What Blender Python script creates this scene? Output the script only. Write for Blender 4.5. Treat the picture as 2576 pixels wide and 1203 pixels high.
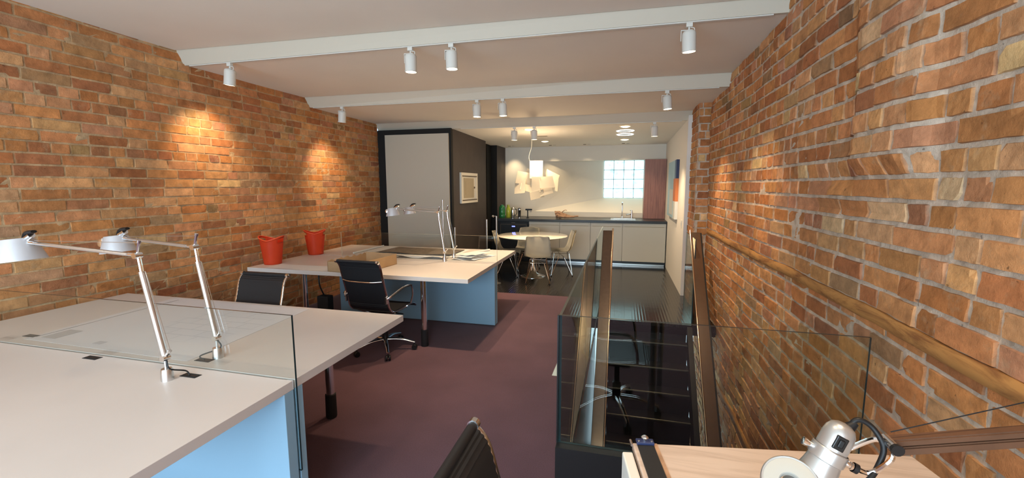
import bpy, bmesh, math, random
from mathutils import Vector, Matrix
PI = math.pi
random.seed(7)
for o in list(bpy.data.objects): bpy.data.objects.remove(o)
S = bpy.context.scene
C = S.collection

# ------------------------------------------------------------------ camera
cam = bpy.data.cameras.new('camera'); camo = bpy.data.objects.new('camera', cam); C.objects.link(camo)
S.camera = camo
cam.sensor_fit = 'HORIZONTAL'; cam.sensor_width = 36.0
cam.lens = 1078.83 / 2576 * 36
cam.clip_start = 0.02; cam.clip_end = 200
r_ = Vector((0.96887528, 0.24754204, -0.00190629)); u_ = Vector((-0.0287512, 0.12017355, 0.99233648)); f_ = Vector((-0.24587408, 0.96139547, -0.12355031))
camo.matrix_world = Matrix(((r_.x, u_.x, -f_.x, 0), (r_.y, u_.y, -f_.y, 0), (r_.z, u_.z, -f_.z, 1.62), (0, 0, 0, 1)))

# ------------------------------------------------------------------ world, light, exposure
S.view_settings.view_transform = 'Standard'; S.view_settings.look = 'None'
S.view_settings.exposure = 0.6; S.view_settings.gamma = 1.0; S.view_settings.use_curve_mapping = False
W = bpy.data.worlds.new('world'); S.world = W; W.use_nodes = True
bg = W.node_tree.nodes['Background']; bg.inputs[0].default_value = (0.62, 0.82, 1.0, 1); bg.inputs[1].default_value = 1.0

def area(name, loc, rot, sx, sy, power, col):
    l = bpy.data.lights.new(name, 'AREA'); l.shape = 'RECTANGLE'; l.size = sx; l.size_y = sy
    l.energy = power; l.color = col
    o = bpy.data.objects.new(name, l); C.objects.link(o); o.location = loc; o.rotation_euler = rot
    return o
DAY = (0.66, 0.85, 1.0)
WARM = (1.0, 0.74, 0.46)
# daylight through the big front window behind the camera
area('front_window_daylight', (-1.5, -2.45, 1.45), (PI/2, 0, 0), 4.6, 2.1, 185, DAY)
# daylight through the glass block window of the kitchen
def spot(name, loc, target, power, ang=80, blend=0.8, col=WARM, rad=0.03, parent=None):
    l = bpy.data.lights.new(name, 'SPOT'); l.energy = power; l.spot_size = math.radians(ang); l.spot_blend = blend
    l.color = col; l.shadow_soft_size = rad
    o = bpy.data.objects.new(name, l); C.objects.link(o)
    o.location = loc
    d = Vector(target) - Vector(loc)
    o.rotation_euler = d.to_track_quat('-Z', 'Y').to_euler()
    return o

# ------------------------------------------------------------------ materials
def srgb(r, g, b):
    f = lambda c: (c/255/12.92) if c/255 <= 0.04045 else ((c/255+0.055)/1.055)**2.4
    return (f(r), f(g), f(b), 1)
def mat(name, col, rough=0.5, metal=0.0, spec=0.5, nscale=0, namt=0.1, bump=0, bscale=60, coat=0, trans=0, ior=1.45):
    m = bpy.data.materials.new(name); m.use_nodes = True
    nt = m.node_tree; b = nt.nodes['Principled BSDF']
    if len(col) == 3: col = (*col, 1)
    b.inputs['Base Color'].default_value = col
    b.inputs['Roughness'].default_value = rough; b.inputs['Metallic'].default_value = metal
    b.inputs['Specular IOR Level'].default_value = spec; b.inputs['IOR'].default_value = ior
    b.inputs['Coat Weight'].default_value = coat; b.inputs['Transmission Weight'].default_value = trans
    if nscale:
        tc = nt.nodes.new('ShaderNodeTexCoord')
        n = nt.nodes.new('ShaderNodeTexNoise'); n.inputs['Scale'].default_value = nscale; n.inputs['Detail'].default_value = 4
        nt.links.new(tc.outputs['Object'], n.inputs['Vector'])
        mr = nt.nodes.new('ShaderNodeMapRange'); mr.inputs['From Min'].default_value = 0.3; mr.inputs['From Max'].default_value = 0.7
        mr.inputs['To Min'].default_value = 1-namt; mr.inputs['To Max'].default_value = 1+namt
        nt.links.new(n.outputs['Fac'], mr.inputs['Value'])
        mx = nt.nodes.new('ShaderNodeVectorMath'); mx.operation = 'SCALE'; mx.inputs[0].default_value = col[:3]
        nt.links.new(mr.outputs['Result'], mx.inputs['Scale']); nt.links.new(mx.outputs['Vector'], b.inputs['Base Color'])
    if bump:
        tc = nt.nodes.new('ShaderNodeTexCoord')
        n = nt.nodes.new('ShaderNodeTexNoise'); n.inputs['Scale'].default_value = bscale; n.inputs['Detail'].default_value = 5
        nt.links.new(tc.outputs['Object'], n.inputs['Vector'])
        bp = nt.nodes.new('ShaderNodeBump'); bp.inputs['Strength'].default_value = bump; bp.inputs['Distance'].default_value = 0.005
        nt.links.new(n.outputs['Fac'], bp.inputs['Height']); nt.links.new(bp.outputs['Normal'], b.inputs['Normal'])
    return m
def emit(name, col, s):
    m = bpy.data.materials.new(name); m.use_nodes = True; nt = m.node_tree
    b = nt.nodes['Principled BSDF']; b.inputs['Base Color'].default_value = (*col, 1)
    b.inputs['Emission Color'].default_value = (*col, 1); b.inputs['Emission Strength'].default_value = s
    return m
def glass_mat(name, tint, rough=0.0):
    # thin clear pane: fresnel mix of transparent and mirror
    m = bpy.data.materials.new(name); m.use_nodes = True; nt = m.node_tree; nt.nodes.clear()
    out = nt.nodes.new('ShaderNodeOutputMaterial'); mix = nt.nodes.new('ShaderNodeMixShader')
    t = nt.nodes.new('ShaderNodeBsdfTransparent'); t.inputs[0].default_value = (*tint, 1)
    g = nt.nodes.new('ShaderNodeBsdfGlossy'); g.inputs['Roughness'].default_value = rough; g.inputs['Color'].default_value = (.95, 1, .98, 1)
    fr = nt.nodes.new('ShaderNodeFresnel'); ge = nt.nodes.new('ShaderNodeNewGeometry'); mi = nt.nodes.new('ShaderNodeMapRange'); mi.inputs['To Min'].default_value = 1.5; mi.inputs['To Max'].default_value = 1/1.5
    nt.links.new(ge.outputs['Backfacing'], mi.inputs['Value']); nt.links.new(mi.outputs['Result'], fr.inputs['IOR'])
    nt.links.new(fr.outputs[0], mix.inputs[0]); nt.links.new(t.outputs[0], mix.inputs[1]); nt.links.new(g.outputs[0], mix.inputs[2])
    nt.links.new(mix.outputs[0], out.inputs[0])
    return m

def brick_mat(name, tint=(1, 1, 1)):
    m = bpy.data.materials.new(name); m.use_nodes = True; nt = m.node_tree; b = nt.nodes['Principled BSDF']
    N = nt.nodes.new; L = nt.links.new
    at = N('ShaderNodeAttribute'); at.attribute_name = 'Col'
    tc = N('ShaderNodeTexCoord')
    n1 = N('ShaderNodeTexNoise'); n1.inputs['Scale'].default_value = 14; n1.inputs['Detail'].default_value = 6; n1.inputs['Roughness'].default_value = .65
    L(tc.outputs['Object'], n1.inputs['Vector'])
    mr = N('ShaderNodeMapRange'); mr.inputs['From Min'].default_value = .3; mr.inputs['From Max'].default_value = .7
    mr.inputs['To Min'].default_value = .72; mr.inputs['To Max'].default_value = 1.25
    L(n1.outputs['Fac'], mr.inputs['Value'])
    sc = N('ShaderNodeVectorMath'); sc.operation = 'SCALE'; L(at.outputs['Color'], sc.inputs[0]); L(mr.outputs['Result'], sc.inputs['Scale'])
    # mortar smears over the brick faces
    n2 = N('ShaderNodeTexNoise'); n2.inputs['Scale'].default_value = 9; n2.inputs['Detail'].default_value = 8; n2.inputs['Roughness'].default_value = .7
    L(tc.outputs['Object'], n2.inputs['Vector'])
    m2 = N('ShaderNodeMapRange'); m2.inputs['From Min'].default_value = .57; m2.inputs['From Max'].default_value = .70; m2.inputs['To Max'].default_value = .5
    L(n2.outputs['Fac'], m2.inputs['Value'])
    mix = N('ShaderNodeMix'); mix.data_type = 'RGBA'; L(m2.outputs['Result'], mix.inputs[0])
    L(sc.outputs['Vector'], mix.inputs[6]); mix.inputs[7].default_value = (.38, .27, .19, 1)
    # dark pits
    n3 = N('ShaderNodeTexNoise'); n3.inputs['Scale'].default_value = 38; n3.inputs['Detail'].default_value = 3
    L(tc.outputs['Object'], n3.inputs['Vector'])
    m3 = N('ShaderNodeMapRange'); m3.inputs['From Min'].default_value = .70; m3.inputs['From Max'].default_value = .76; m3.inputs['To Min'].default_value = 1; m3.inputs['To Max'].default_value = .45
    L(n3.outputs['Fac'], m3.inputs['Value'])
    s3 = N('ShaderNodeVectorMath'); s3.operation = 'SCALE'; L(mix.outputs[2], s3.inputs[0]); L(m3.outputs['Result'], s3.inputs['Scale'])
    s4 = N('ShaderNodeVectorMath'); s4.operation = 'MULTIPLY'; L(s3.outputs['Vector'], s4.inputs[0]); s4.inputs[1].default_value = tint
    L(s4.outputs['Vector'], b.inputs['Base Color'])
    b.inputs['Roughness'].default_value = .92; b.inputs['Specular IOR Level'].default_value = .25
    nb = N('ShaderNodeTexNoise'); nb.inputs['Scale'].default_value = 45; nb.inputs['Detail'].default_value = 9; nb.inputs['Roughness'].default_value = .7
    L(tc.outputs['Object'], nb.inputs['Vector'])
    bp = N('ShaderNodeBump'); bp.inputs['Strength'].default_value = .8; bp.inputs['Distance'].default_value = .007
    L(nb.outputs['Fac'], bp.inputs['Height']); L(bp.outputs['Normal'], b.inputs['Normal'])
    return m

M = {}
M['brick'] = brick_mat('brick_masonry', (1.15, 1.13, .95))
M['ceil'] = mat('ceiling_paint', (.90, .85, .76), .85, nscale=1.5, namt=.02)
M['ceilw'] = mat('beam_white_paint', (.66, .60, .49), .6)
M['kceil'] = mat('kitchen_ceiling_paint', (.93, .90, .83), .8)
M['wallw'] = mat('white_wall_paint', (.78, .74, .66), .8, nscale=2, namt=.02)
M['wallr'] = mat('white_side_wall_paint', (.84, .80, .74), .8)
M['closet'] = mat('closet_door_laminate', (.56, .515, .42), .45)
M['brown'] = mat('dark_brown_wall_paint', (.062, .046, .040), .55, nscale=6, namt=.12)
M['black'] = mat('black_paint', (.012, .012, .013), .35)
M['blackm'] = mat('matt_black', (.015, .015, .016), .7)
M['chrome'] = mat('polished_chrome', (.85, .85, .86), .1, 1)
M['steel'] = mat('brushed_steel', (.62, .62, .62), .28, 1)
M['alu'] = mat('satin_aluminium', (.74, .75, .76), .3, 1)
M['bronze'] = mat('warm_brushed_stainless', (.27, .215, .175), .24, 1, nscale=30, namt=.06)
M['bronzel'] = mat('polished_warm_stainless_edge', (.72, .58, .45), .18, 1)
M['desk'] = mat('white_desk_laminate', (.70, .635, .595), .38, nscale=3, namt=.02)
M['deske'] = mat('white_desk_edge', (.74, .78, .80), .4)
M['panel'] = mat('daylight_blue_desk_panel', (.28, .46, .60), .5)  # blue of the window daylight is put into the panel colour
M['fabric'] = mat('black_mesh_leather', (.012, .012, .014), .5)
M['plast'] = mat('orange_red_plastic', (.95, .11, .035), .35, nscale=4, namt=.05)
M['shell'] = mat('white_moulded_plastic', (.72, .68, .58), .35)
M['tabletop'] = mat('glossy_white_tabletop', (.78, .73, .63), .08, coat=.5)
M['paper'] = mat('white_paper', (.78, .77, .76), .9)
M['paperb'] = mat('cool_white_paper', (.74, .78, .88), .9)
M['card'] = mat('brown_cardboard', (.50, .33, .18), .9, nscale=8, namt=.08)
M['cardin'] = mat('grey_cardboard_inside', (.40, .33, .28), .9)
M['cab'] = mat('cream_cabinet_lacquer', (.66, .63, .55), .45)
M['ctop'] = mat('charcoal_counter_stone', (.030, .032, .036), .3)
M['glass'] = glass_mat('clear_glass', (.965, .98, .97))
M['glassg'] = glass_mat('guard_glass', (.90, .93, .89))
M['gedge'] = mat('glass_edge', (.015, .04, .05), .15)
M['gedgel'] = mat('glass_edge_light', (.62, .60, .50), .25)
M['bulb'] = emit('lamp_warm', (1.0, .78, .48), 9)
M['ring'] = emit('ring_light', (1.0, .97, .9), 3.5)
M['led'] = emit('blue_led', (.12, .15, 1.0), 3)
M['white'] = mat('white_enamel', (.74, .72, .66), .45)
M['shade'] = mat('satin_aluminium_shade', (.58, .565, .58), .45, .2)
M['green'] = mat('green_bottle_glass', (.03, .22, .07), .12, coat=.6)
M['yellow'] = mat('yellow_green_bottle', (.48, .50, .05), .2, coat=.5)
M['gap'] = mat('shadow_gap', (.01, .01, .01), .8)
M['navy'] = mat('navy_paint', (.02, .03, .09), .5)
M['wire'] = mat('black_cable', (.006, .006, .007), .5)
M['tan'] = mat('frame_panel_tan', (.42, .36, .25), .6)
M['framew'] = mat('frame_white', (.75, .72, .64), .5)
M['framed'] = mat('frame_dark_inlay', (.12, .09, .06), .5)
M['drift'] = mat('driftwood', (.42, .25, .15), .85, nscale=18, namt=.35, bump=.5, bscale=30)
M['wood_d'] = mat('lamp_arm_wood', (.11, .050, .026), .5, nscale=12, namt=.2)
M['switch'] = mat('black_switch', (.01, .01, .01), .3)
M['sil'] = mat('painted_silver', (.55, .55, .54), .33, .75)
M['ringw'] = mat('ring_enamel', (.42, .405, .36), .45)
M['stair'] = mat('black_stair_rubber', (.006, .006, .007), .33)

def carpet():
    m = mat('plum_carpet', (.13, .06, .07), .98, spec=.05)
    nt = m.node_tree; b = nt.nodes['Principled BSDF']; N = nt.nodes.new; L = nt.links.new
    tc = N('ShaderNodeTexCoord'); n = N('ShaderNodeTexNoise'); n.inputs['Scale'].default_value = 160; n.inputs['Detail'].default_value = 4
    n2 = N('ShaderNodeTexNoise'); n2.inputs['Scale'].default_value = 2.2; n2.inputs['Detail'].default_value = 5
    L(tc.outputs['Object'], n.inputs['Vector']); L(tc.outputs['Object'], n2.inputs['Vector'])
    ad = N('ShaderNodeMath'); ad.operation = 'ADD'; L(n.outputs['Fac'], ad.inputs[0]); L(n2.outputs['Fac'], ad.inputs[1])
    mr = N('ShaderNodeMapRange'); mr.inputs['From Min'].default_value = .6; mr.inputs['From Max'].default_value = 1.4; mr.inputs['To Min'].default_value = .72; mr.inputs['To Max'].default_value = 1.3
    L(ad.outputs[0], mr.inputs['Value'])
    v = N('ShaderNodeVectorMath'); v.operation = 'SCALE'; v.inputs[0].default_value = (.114, .058, .073); L(mr.outputs['Result'], v.inputs['Scale'])
    L(v.outputs['Vector'], b.inputs['Base Color'])
    bp = N('ShaderNodeBump'); bp.inputs['Strength'].default_value = .4; bp.inputs['Distance'].default_value = .004
    L(n.outputs['Fac'], bp.inputs['Height']); L(bp.outputs['Normal'], b.inputs['Normal'])
    b.inputs['Sheen Weight'].default_value = .15
    return m
def ribbed():
    m = mat('black_ribbed_rubber_floor', (.014, .0125, .012), .14, spec=.6)
    nt = m.node_tree; b = nt.nodes['Principled BSDF']; N = nt.nodes.new; L = nt.links.new
    tc = N('ShaderNodeTexCoord'); sp = N('ShaderNodeSeparateXYZ'); L(tc.outputs['Object'], sp.inputs[0])
    mu = N('ShaderNodeMath'); mu.operation = 'MULTIPLY'; mu.inputs[1].default_value = 2*PI/.036; L(sp.outputs['X'], mu.inputs[0])
    si = N('ShaderNodeMath'); si.operation = 'SINE'; L(mu.outputs[0], si.inputs[0])
    n = N('ShaderNodeTexNoise'); n.inputs['Scale'].default_value = 9; n.inputs['Detail'].default_value = 3; L(tc.outputs['Object'], n.inputs['Vector'])
    n2 = N('ShaderNodeMath'); n2.operation = 'MULTIPLY_ADD'; n2.inputs[1].default_value = 2.5; L(n.outputs['Fac'], n2.inputs[0]); L(si.outputs[0], n2.inputs[2])
    bp = N('ShaderNodeBump'); bp.inputs['Strength'].default_value = .09; bp.inputs['Distance'].default_value = .004
    L(n2.outputs[0], bp.inputs['Height']); L(bp.outputs['Normal'], b.inputs['Normal'])
    return m
def woodgrain(name, c1, c2, scale=(1.2, 14, 14), rough=.5, dist=3):
    m = mat(name, c1, rough); nt = m.node_tree; b = nt.nodes['Principled BSDF']; N = nt.nodes.new; L = nt.links.new
    tc = N('ShaderNodeTexCoord'); mp = N('ShaderNodeMapping'); mp.inputs['Scale'].default_value = scale
    L(tc.outputs['Object'], mp.inputs['Vector'])
    n = N('ShaderNodeTexNoise'); n.inputs['Scale'].default_value = 2.2; n.inputs['Detail'].default_value = 7; n.inputs['Distortion'].default_value = dist*.2; n.inputs['Roughness'].default_value = .65
    L(mp.outputs[0], n.inputs['Vector'])
    r = N('ShaderNodeValToRGB'); r.color_ramp.elements[0].position = .38; r.color_ramp.elements[0].color = (*c2, 1)
    r.color_ramp.elements[1].position = .56; r.color_ramp.elements[1].color = (*c1, 1)
    L(n.outputs['Fac'], r.inputs[0]); L(r.outputs[0], b.inputs['Base Color'])
    return m
M['carpet'] = carpet(); M['ribbed'] = ribbed()
M['board'] = woodgrain('pale_board_wood', (.60, .475, .39), (.49, .375, .30), (1.2, 16, 10), .6)
M['cherry'] = woodgrain('reddish_wood_veneer', (.34, .15, .11), (.21, .09, .07), (26, 26, .8), .4)
M['ledge'] = woodgrain('embedded_timber', (.50, .24, .07), (.25, .10, .03), (9, 1.6, 9), .8)
def aerial():
    m = woodgrain('aerial_print', (.20, .155, .115), (.075, .055, .04), (4, 10, 4), .6)
    return m
M['aerial'] = aerial()
def plan_mat():
    # faint line drawing printed on tracing paper
    m = mat('floor_plan_print', (.70, .68, .69), .9); nt = m.node_tree; b = nt.nodes['Principled BSDF']; N = nt.nodes.new; L = nt.links.new
    tc = N('ShaderNodeTexCoord'); mp = N('ShaderNodeMapping'); L(tc.outputs['Object'], mp.inputs['Vector'])
    bt = N('ShaderNodeTexBrick'); bt.inputs['Scale'].default_value = 5.5; bt.inputs['Mortar Size'].default_value = .014; bt.inputs['Mortar Smooth'].default_value = .3
    bt.inputs['Brick Width'].default_value = 1.1; bt.inputs['Row Height'].default_value = .5; bt.offset = .37; bt.squash = .6; bt.squash_frequency = 3
    bt.inputs['Color1'].default_value = (.70, .67, .68, 1); bt.inputs['Color2'].default_value = (.66, .64, .66, 1); bt.inputs['Mortar'].default_value = (.50, .49, .52, 1)
    L(mp.outputs[0], bt.inputs['Vector'])
    # only in the middle zone of the sheet
    vm = N('ShaderNodeVectorMath'); vm.operation = 'DISTANCE'; L(tc.outputs['Object'], vm.inputs[0]); vm.inputs[1].default_value = (.25, .05, 0)
    mr = N('ShaderNodeMapRange'); mr.inputs['From Min'].default_value = .28; mr.inputs['From Max'].default_value = .36; L(vm.outputs['Value'], mr.inputs['Value'])
    mx = N('ShaderNodeMix'); mx.data_type = 'RGBA'; L(mr.outputs['Result'], mx.inputs[0]); L(bt.outputs['Color'], mx.inputs[6]); mx.inputs[7].default_value = (.70, .67, .68, 1)
    L(mx.outputs[2], b.inputs['Base Color'])
    return m
M['plan'] = plan_mat()

# ------------------------------------------------------------------ mesh helpers
def fin(bm, m, name, parent=None, smooth=False, world=True):
    bmesh.ops.recalc_face_normals(bm, faces=bm.faces)
    me = bpy.data.meshes.new(name)
    if parent is not None and world:
        off = Vector((0, 0, 0)); p = parent
        while p is not None: off += Vector(p.location); p = p.parent
        bmesh.ops.translate(bm, verts=bm.verts, vec=-off)
    bm.to_mesh(me); bm.free(); me.materials.append(m)
    if smooth:
        for p in me.polygons: p.use_smooth = True
        if smooth != 'full':
            me.set_sharp_from_angle(angle=math.radians(40))
    o = bpy.data.objects.new(name, me); C.objects.link(o)
    if parent is not None: o.parent = parent
    return o
def box(bm, x0, x1, y0, y1, z0, z1, bev=0, mtx=None):
    x0, x1 = sorted((x0, x1)); y0, y1 = sorted((y0, y1)); z0, z1 = sorted((z0, z1))
    r = bmesh.ops.create_cube(bm, size=1); vs = r['verts']
    for v in vs:
        v.co = Vector(((x0+x1)/2+v.co.x*(x1-x0), (y0+y1)/2+v.co.y*(y1-y0), (z0+z1)/2+v.co.z*(z1-z0)))
    if bev:
        es = list({e for v in vs for e in v.link_edges})
        g = bmesh.ops.bevel(bm, geom=es, offset=bev, segments=2, affect='EDGES', profile=.5)
        vs = list({v for f in g['faces'] for v in f.verts} | {v for v in vs if v.is_valid})
    if mtx is not None:
        bmesh.ops.transform(bm, matrix=mtx, verts=[v for v in vs if v.is_valid])
    return vs
def hexa(bm, b4, t4):
    vs = [bm.verts.new(p) for p in list(b4)+list(t4)]
    for f in ((3, 2, 1, 0), (4, 5, 6, 7), (0, 1, 5, 4), (1, 2, 6, 5), (2, 3, 7, 6), (3, 0, 4, 7)):
        bm.faces.new([vs[i] for i in f])
def frames(pts, closed=False):
    out = []; n = len(pts); up = None
    for i, p in enumerate(pts):
        a = pts[i-1] if (i > 0 or closed) else p; b = pts[(i+1) % n] if (i < n-1 or closed) else p
        t = (b-a).normalized()
        if up is None:
            up = Vector((0, 0, 1)) if abs(t.z) < .9 else Vector((1, 0, 0))
        s = t.cross(up)
        if s.length < 1e-5: s = t.cross(Vector((0, 1, 0)))
        s.normalize(); up2 = s.cross(t).normalized(); up = up2
        out.append((t, s, up2))
    return out
def tube(bm, pts, r, seg=10, closed=False, flat=1.0):
    pts = [Vector(p) for p in pts]; fr = frames(pts, closed); rings = []
    rr = r if isinstance(r, (list, tuple)) else [r]*len(pts)
    for i, (p, (t, s, u)) in enumerate(zip(pts, fr)):
        rings.append([bm.verts.new(p + s*math.cos(2*PI*k/seg)*rr[i] + u*math.sin(2*PI*k/seg)*rr[i]*flat) for k in range(seg)])
    n = len(rings)
    for i in range(n if closed else n-1):
        a, b = rings[i], rings[(i+1) % n]
        for k in range(seg): bm.faces.new((a[k], a[(k+1) % seg], b[(k+1) % seg], b[k]))
    if not closed:
        bm.faces.new(rings[0][::-1]); bm.faces.new(rings[-1])
def lathe(bm, prof, seg=24, mtx=None, cap0=False, cap1=False):
    rings = []
    for r, z in prof:
        if r < 1e-6: rings.append([bm.verts.new((0, 0, z))])
        else: rings.append([bm.verts.new((r*math.cos(2*PI*k/seg), r*math.sin(2*PI*k/seg), z)) for k in range(seg)])
    for a, b in zip(rings, rings[1:]):
        for k in range(seg):
            k2 = (k+1) % seg
            if len(a) == 1 and len(b) == 1: continue
            if len(a) == 1: bm.faces.new((a[0], b[k], b[k2]))
            elif len(b) == 1: bm.faces.new((a[k], a[k2], b[0]))
            else: bm.faces.new((a[k], a[k2], b[k2], b[k]))
    if cap0 and len(rings[0]) > 1: bm.faces.new(rings[0][::-1])
    if cap1 and len(rings[-1]) > 1: bm.faces.new(rings[-1])
    if mtx is not None: bmesh.ops.transform(bm, matrix=mtx, verts=[v for r in rings for v in r])
def axis_mtx(p, d):
    d = Vector(d).normalized(); q = d.to_track_quat('Z', 'Y')
    return Matrix.Translation(Vector(p)) @ q.to_matrix().to_4x4()
def bez(p0, p1, p2, p3, n=12):
    p0, p1, p2, p3 = map(Vector, (p0, p1, p2, p3))
    return [p0*(1-t)**3 + p1*3*t*(1-t)**2 + p2*3*t*t*(1-t) + p3*t**3 for t in [i/n for i in range(n+1)]]
def smoothpath(pts, n=6):
    pts = [Vector(p) for p in pts]; out = []
    P = [pts[0]*2-pts[1]] + pts + [pts[-1]*2-pts[-2]]
    for i in range(1, len(P)-2):
        for k in range(n):
            t = k/n; a, b, c, d = P[i-1], P[i], P[i+1], P[i+2]
            out.append(.5*((2*b)+(c-a)*t+(2*a-5*b+4*c-d)*t*t+(3*b-a-3*c+d)*t**3))
    out.append(pts[-1]); return out
def nb(): return bmesh.new()
def bx(name, m, dims, parent=None, bev=0, world=True, smooth=False):
    b = nb(); box(b, *dims, bev=bev); return fin(b, m, name, parent, smooth, world)
def tag(o, label, cat, group=None, kind=None):
    o['label'] = label; o['category'] = cat
    if group: o['group'] = group
    if kind: o['kind'] = kind
    return o
def struct(o): o['kind'] = 'structure'; return o
def thing(name, loc, label, cat, group=None, rz=0):
    o = bpy.data.objects.new(name, None); C.objects.link(o); o.location = loc; o.rotation_euler = (0, 0, rz)
    o.empty_display_size = .1
    return tag(o, label, cat, group)
def copy_tree(o, parent=None):
    c = o.copy(); C.objects.link(c); c.parent = parent
    for ch in list(o.children): copy_tree(ch, c)
    return c

# ------------------------------------------------------------------ brick walls (each brick modelled in the wall's own mesh)
PAL = [((.50, .225, .100), 12), ((.44, .180, .072), 9), ((.54, .275, .135), 9), ((.36, .135, .055), 5), ((.58, .33, .175), 5),
       ((.29, .105, .052), 3), ((.30, .130, .085), 2.5), ((.25, .18, .10), .7), ((.66, .47, .28), 1.0), ((.44, .215, .135), 5), ((.38, .25, .16), 2), ((.10, .07, .045), .25)]
_mean = (.46, .20, .09)
PAL = [(tuple(c[k]*.68+_mean[k]*.32 for k in range(3)), w) for c, w in PAL]
def brick_wall(name, origin, udir, ndir, u0, u1, z0, z1, seed, bulge=None, course=.089, gap=.012, depth=.012, nu=4, nz=2, jit=1.0, hole=None, head=.3, Lb=.225, mort=(.52, .43, .40)):
    R = random.Random(seed); origin = Vector(origin); udir = Vector(udir); ndir = Vector(ndir)
    verts = []; faces = []; cols = []
    def P(u, z, d): return origin + udir*u + ndir*d + Vector((0, 0, z))
    flip = udir.cross(Vector((0, 0, 1))).dot(ndir) < 0
    def add(f): faces.append(f[::-1] if flip else f)
    bl = bulge or (lambda u, z: 0)
    # mortar grid
    nuu = int((u1-u0)/.05); nzz = int((z1-z0)/.03)
    for j in range(nzz+1):
        for i in range(nuu+1):
            u = u0+(u1-u0)*i/nuu; z = z0+(z1-z0)*j/nzz
            verts.append(P(u, z, bl(u, z)*.95-.001 + R.uniform(-.0035, .0035)))
            k = R.uniform(.85, 1.1); cols.append((mort[0]*k, mort[1]*k, mort[2]*k, 1))
    for j in range(nzz):
        for i in range(nuu):
            a = j*(nuu+1)+i; add((a, a+1, a+nuu+2, a+nuu+1))
    nc = int((z1-z0)/course)
    tot = sum(w for _, w in PAL)
    for c in range(nc):
        zc = z0 + c*course
        u = u0 - R.uniform(0, Lb)
        hc = R.random() < .18
        while u < u1-.03:
            L = Lb*R.uniform(.93, 1.07)
            if hc or R.random() < head: L = Lb*.5*R.uniform(.85, 1.1)
            if not hc and R.random() < .06: L *= 1.25
            a0 = max(u+gap/2, u0); a1 = min(u+L-gap/2*R.uniform(.5, 1.3), u1); u += L
            if a1-a0 < .03: continue
            if hole and hole((a0+a1)/2, zc+course/2): continue
            b0 = zc+gap/2+R.uniform(-.0018, .0018)*jit; b1 = zc+course-gap/2+R.uniform(-.0022, .0018)*jit
            t = R.uniform(0, tot); col = PAL[0][0]
            for cc, w in PAL:
                t -= w
                if t <= 0: col = cc; break
            k = R.uniform(.86, 1.14); kr = R.uniform(.94, 1.06)
            col = (col[0]*k*kr, col[1]*k, col[2]*k*R.uniform(.9, 1.15), 1)
            um, zm = (a0+a1)/2, (b0+b1)/2
            d0 = depth*R.uniform(.35, 1.15)*(1 if R.random() > .04 else 0.1)
            tu, tz = R.uniform(-.02, .02)*jit, R.uniform(-.05, .05)*jit
            chip = [R.random() < .06 for _ in range(4)]
            base = len(verts); W_, H_ = nu+3, nz+3
            rnd = .0032
            for j in range(H_):
                for i in range(W_):
                    if i == 0: uu = a0; oi = 1
                    elif i == W_-1: uu = a1; oi = 1
                    else: uu = a0+rnd+(a1-a0-2*rnd)*(i-1)/nu; oi = 0
                    if j == 0: zz = b0; oj = 1
                    elif j == H_-1: zz = b1; oj = 1
                    else: zz = b0+rnd+(b1-b0-2*rnd)*(j-1)/nz; oj = 0
                    e = oi or oj
                    w = R.uniform(-.0022, .0022)*jit
                    if j in (0, 1, H_-2, H_-1): zz += R.uniform(-.0018, .0018)*jit
                    if i in (0, 1, W_-2, W_-1): uu += R.uniform(-.0022, .0022)*jit
                    cidx = (0 if i <= 1 else 1 if i >= W_-2 else None); cj = (0 if j <= 1 else 1 if j >= H_-2 else None)
                    dd = d0 + tu*(uu-um) + tz*(zz-zm) + w*.6
                    if cidx is not None and cj is not None and chip[cidx+2*cj]:
                        dd -= .008*jit
                        if cidx == 0: uu += .006
                        else: uu -= .006
                    dd += bl(uu, zz)
                    if e: dd = min(dd, bl(uu, zz)) - .010
                    verts.append(P(uu, zz, dd))
                    kk = R.uniform(.93, 1.07)
                    cols.append((col[0]*kk, col[1]*kk, col[2]*kk, 1) if not e else (mort[0]*.5+col[0]*.4, mort[1]*.5+col[1]*.4, mort[2]*.5+col[2]*.4, 1))
            for j in range(H_-1):
                for i in range(W_-1):
                    a = base+j*W_+i; add((a, a+1, a+W_+1, a+W_))
    # backing so that the wall has thickness
    base = len(verts)
    for d in (-.02, -.22):
        for (uu, zz) in ((u0, z0), (u1, z0), (u1, z1), (u0, z1)):
            verts.append(P(uu, zz, d)); cols.append((*mort, 1))
    q = base
    for f in ((q+7, q+6, q+5, q+4), (q, q+1, q+5, q+4), (q+1, q+2, q+6, q+5), (q+2, q+3, q+7, q+6), (q+3, q, q+4, q+7), (q, q+1, q+2, q+3)): faces.append(f)
    me = bpy.data.meshes.new(name); me.from_pydata([tuple(v) for v in verts], [], faces)
    at = me.color_attributes.new('Col', 'FLOAT_COLOR', 'POINT')
    flat = [x for c in cols for x in c]; at.data.foreach_set('color', flat)
    me.materials.append(M['brick']); me.update()
    o = bpy.data.objects.new(name, me); C.objects.link(o); o['kind'] = 'structure'
    return o
XL, XR = -4.10, 1.09
def bulge_l(u, z):
    return .012*math.sin(u*1.3+.5)*math.sin(z*2+1) + .006*math.sin(u*5+z*3)
def bulge_r(u, z):
    b = .010*math.sin(u*1.7)*math.sin(z*1.9) + .005*math.sin(u*6+z*4)
    # old chimney breast stub: rough bricks standing proud, tapering out upwards
    if 1.58 < z:
        c = 2.18+.06*(z-1.6); w = .30
        t = max(0, 1-abs(u-c)/w)
        b += .055*min(1, t*2.2)*min(1, (z-1.58)/.16) + (.02*math.exp(-((u-1.95)/.05)**2) if z > 1.75 else 0)
    if 1.48 < z < 1.80:
        b += .012*math.sin(z*37)*math.exp(-((u-2.5)/.5)**2)
    return b
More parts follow.
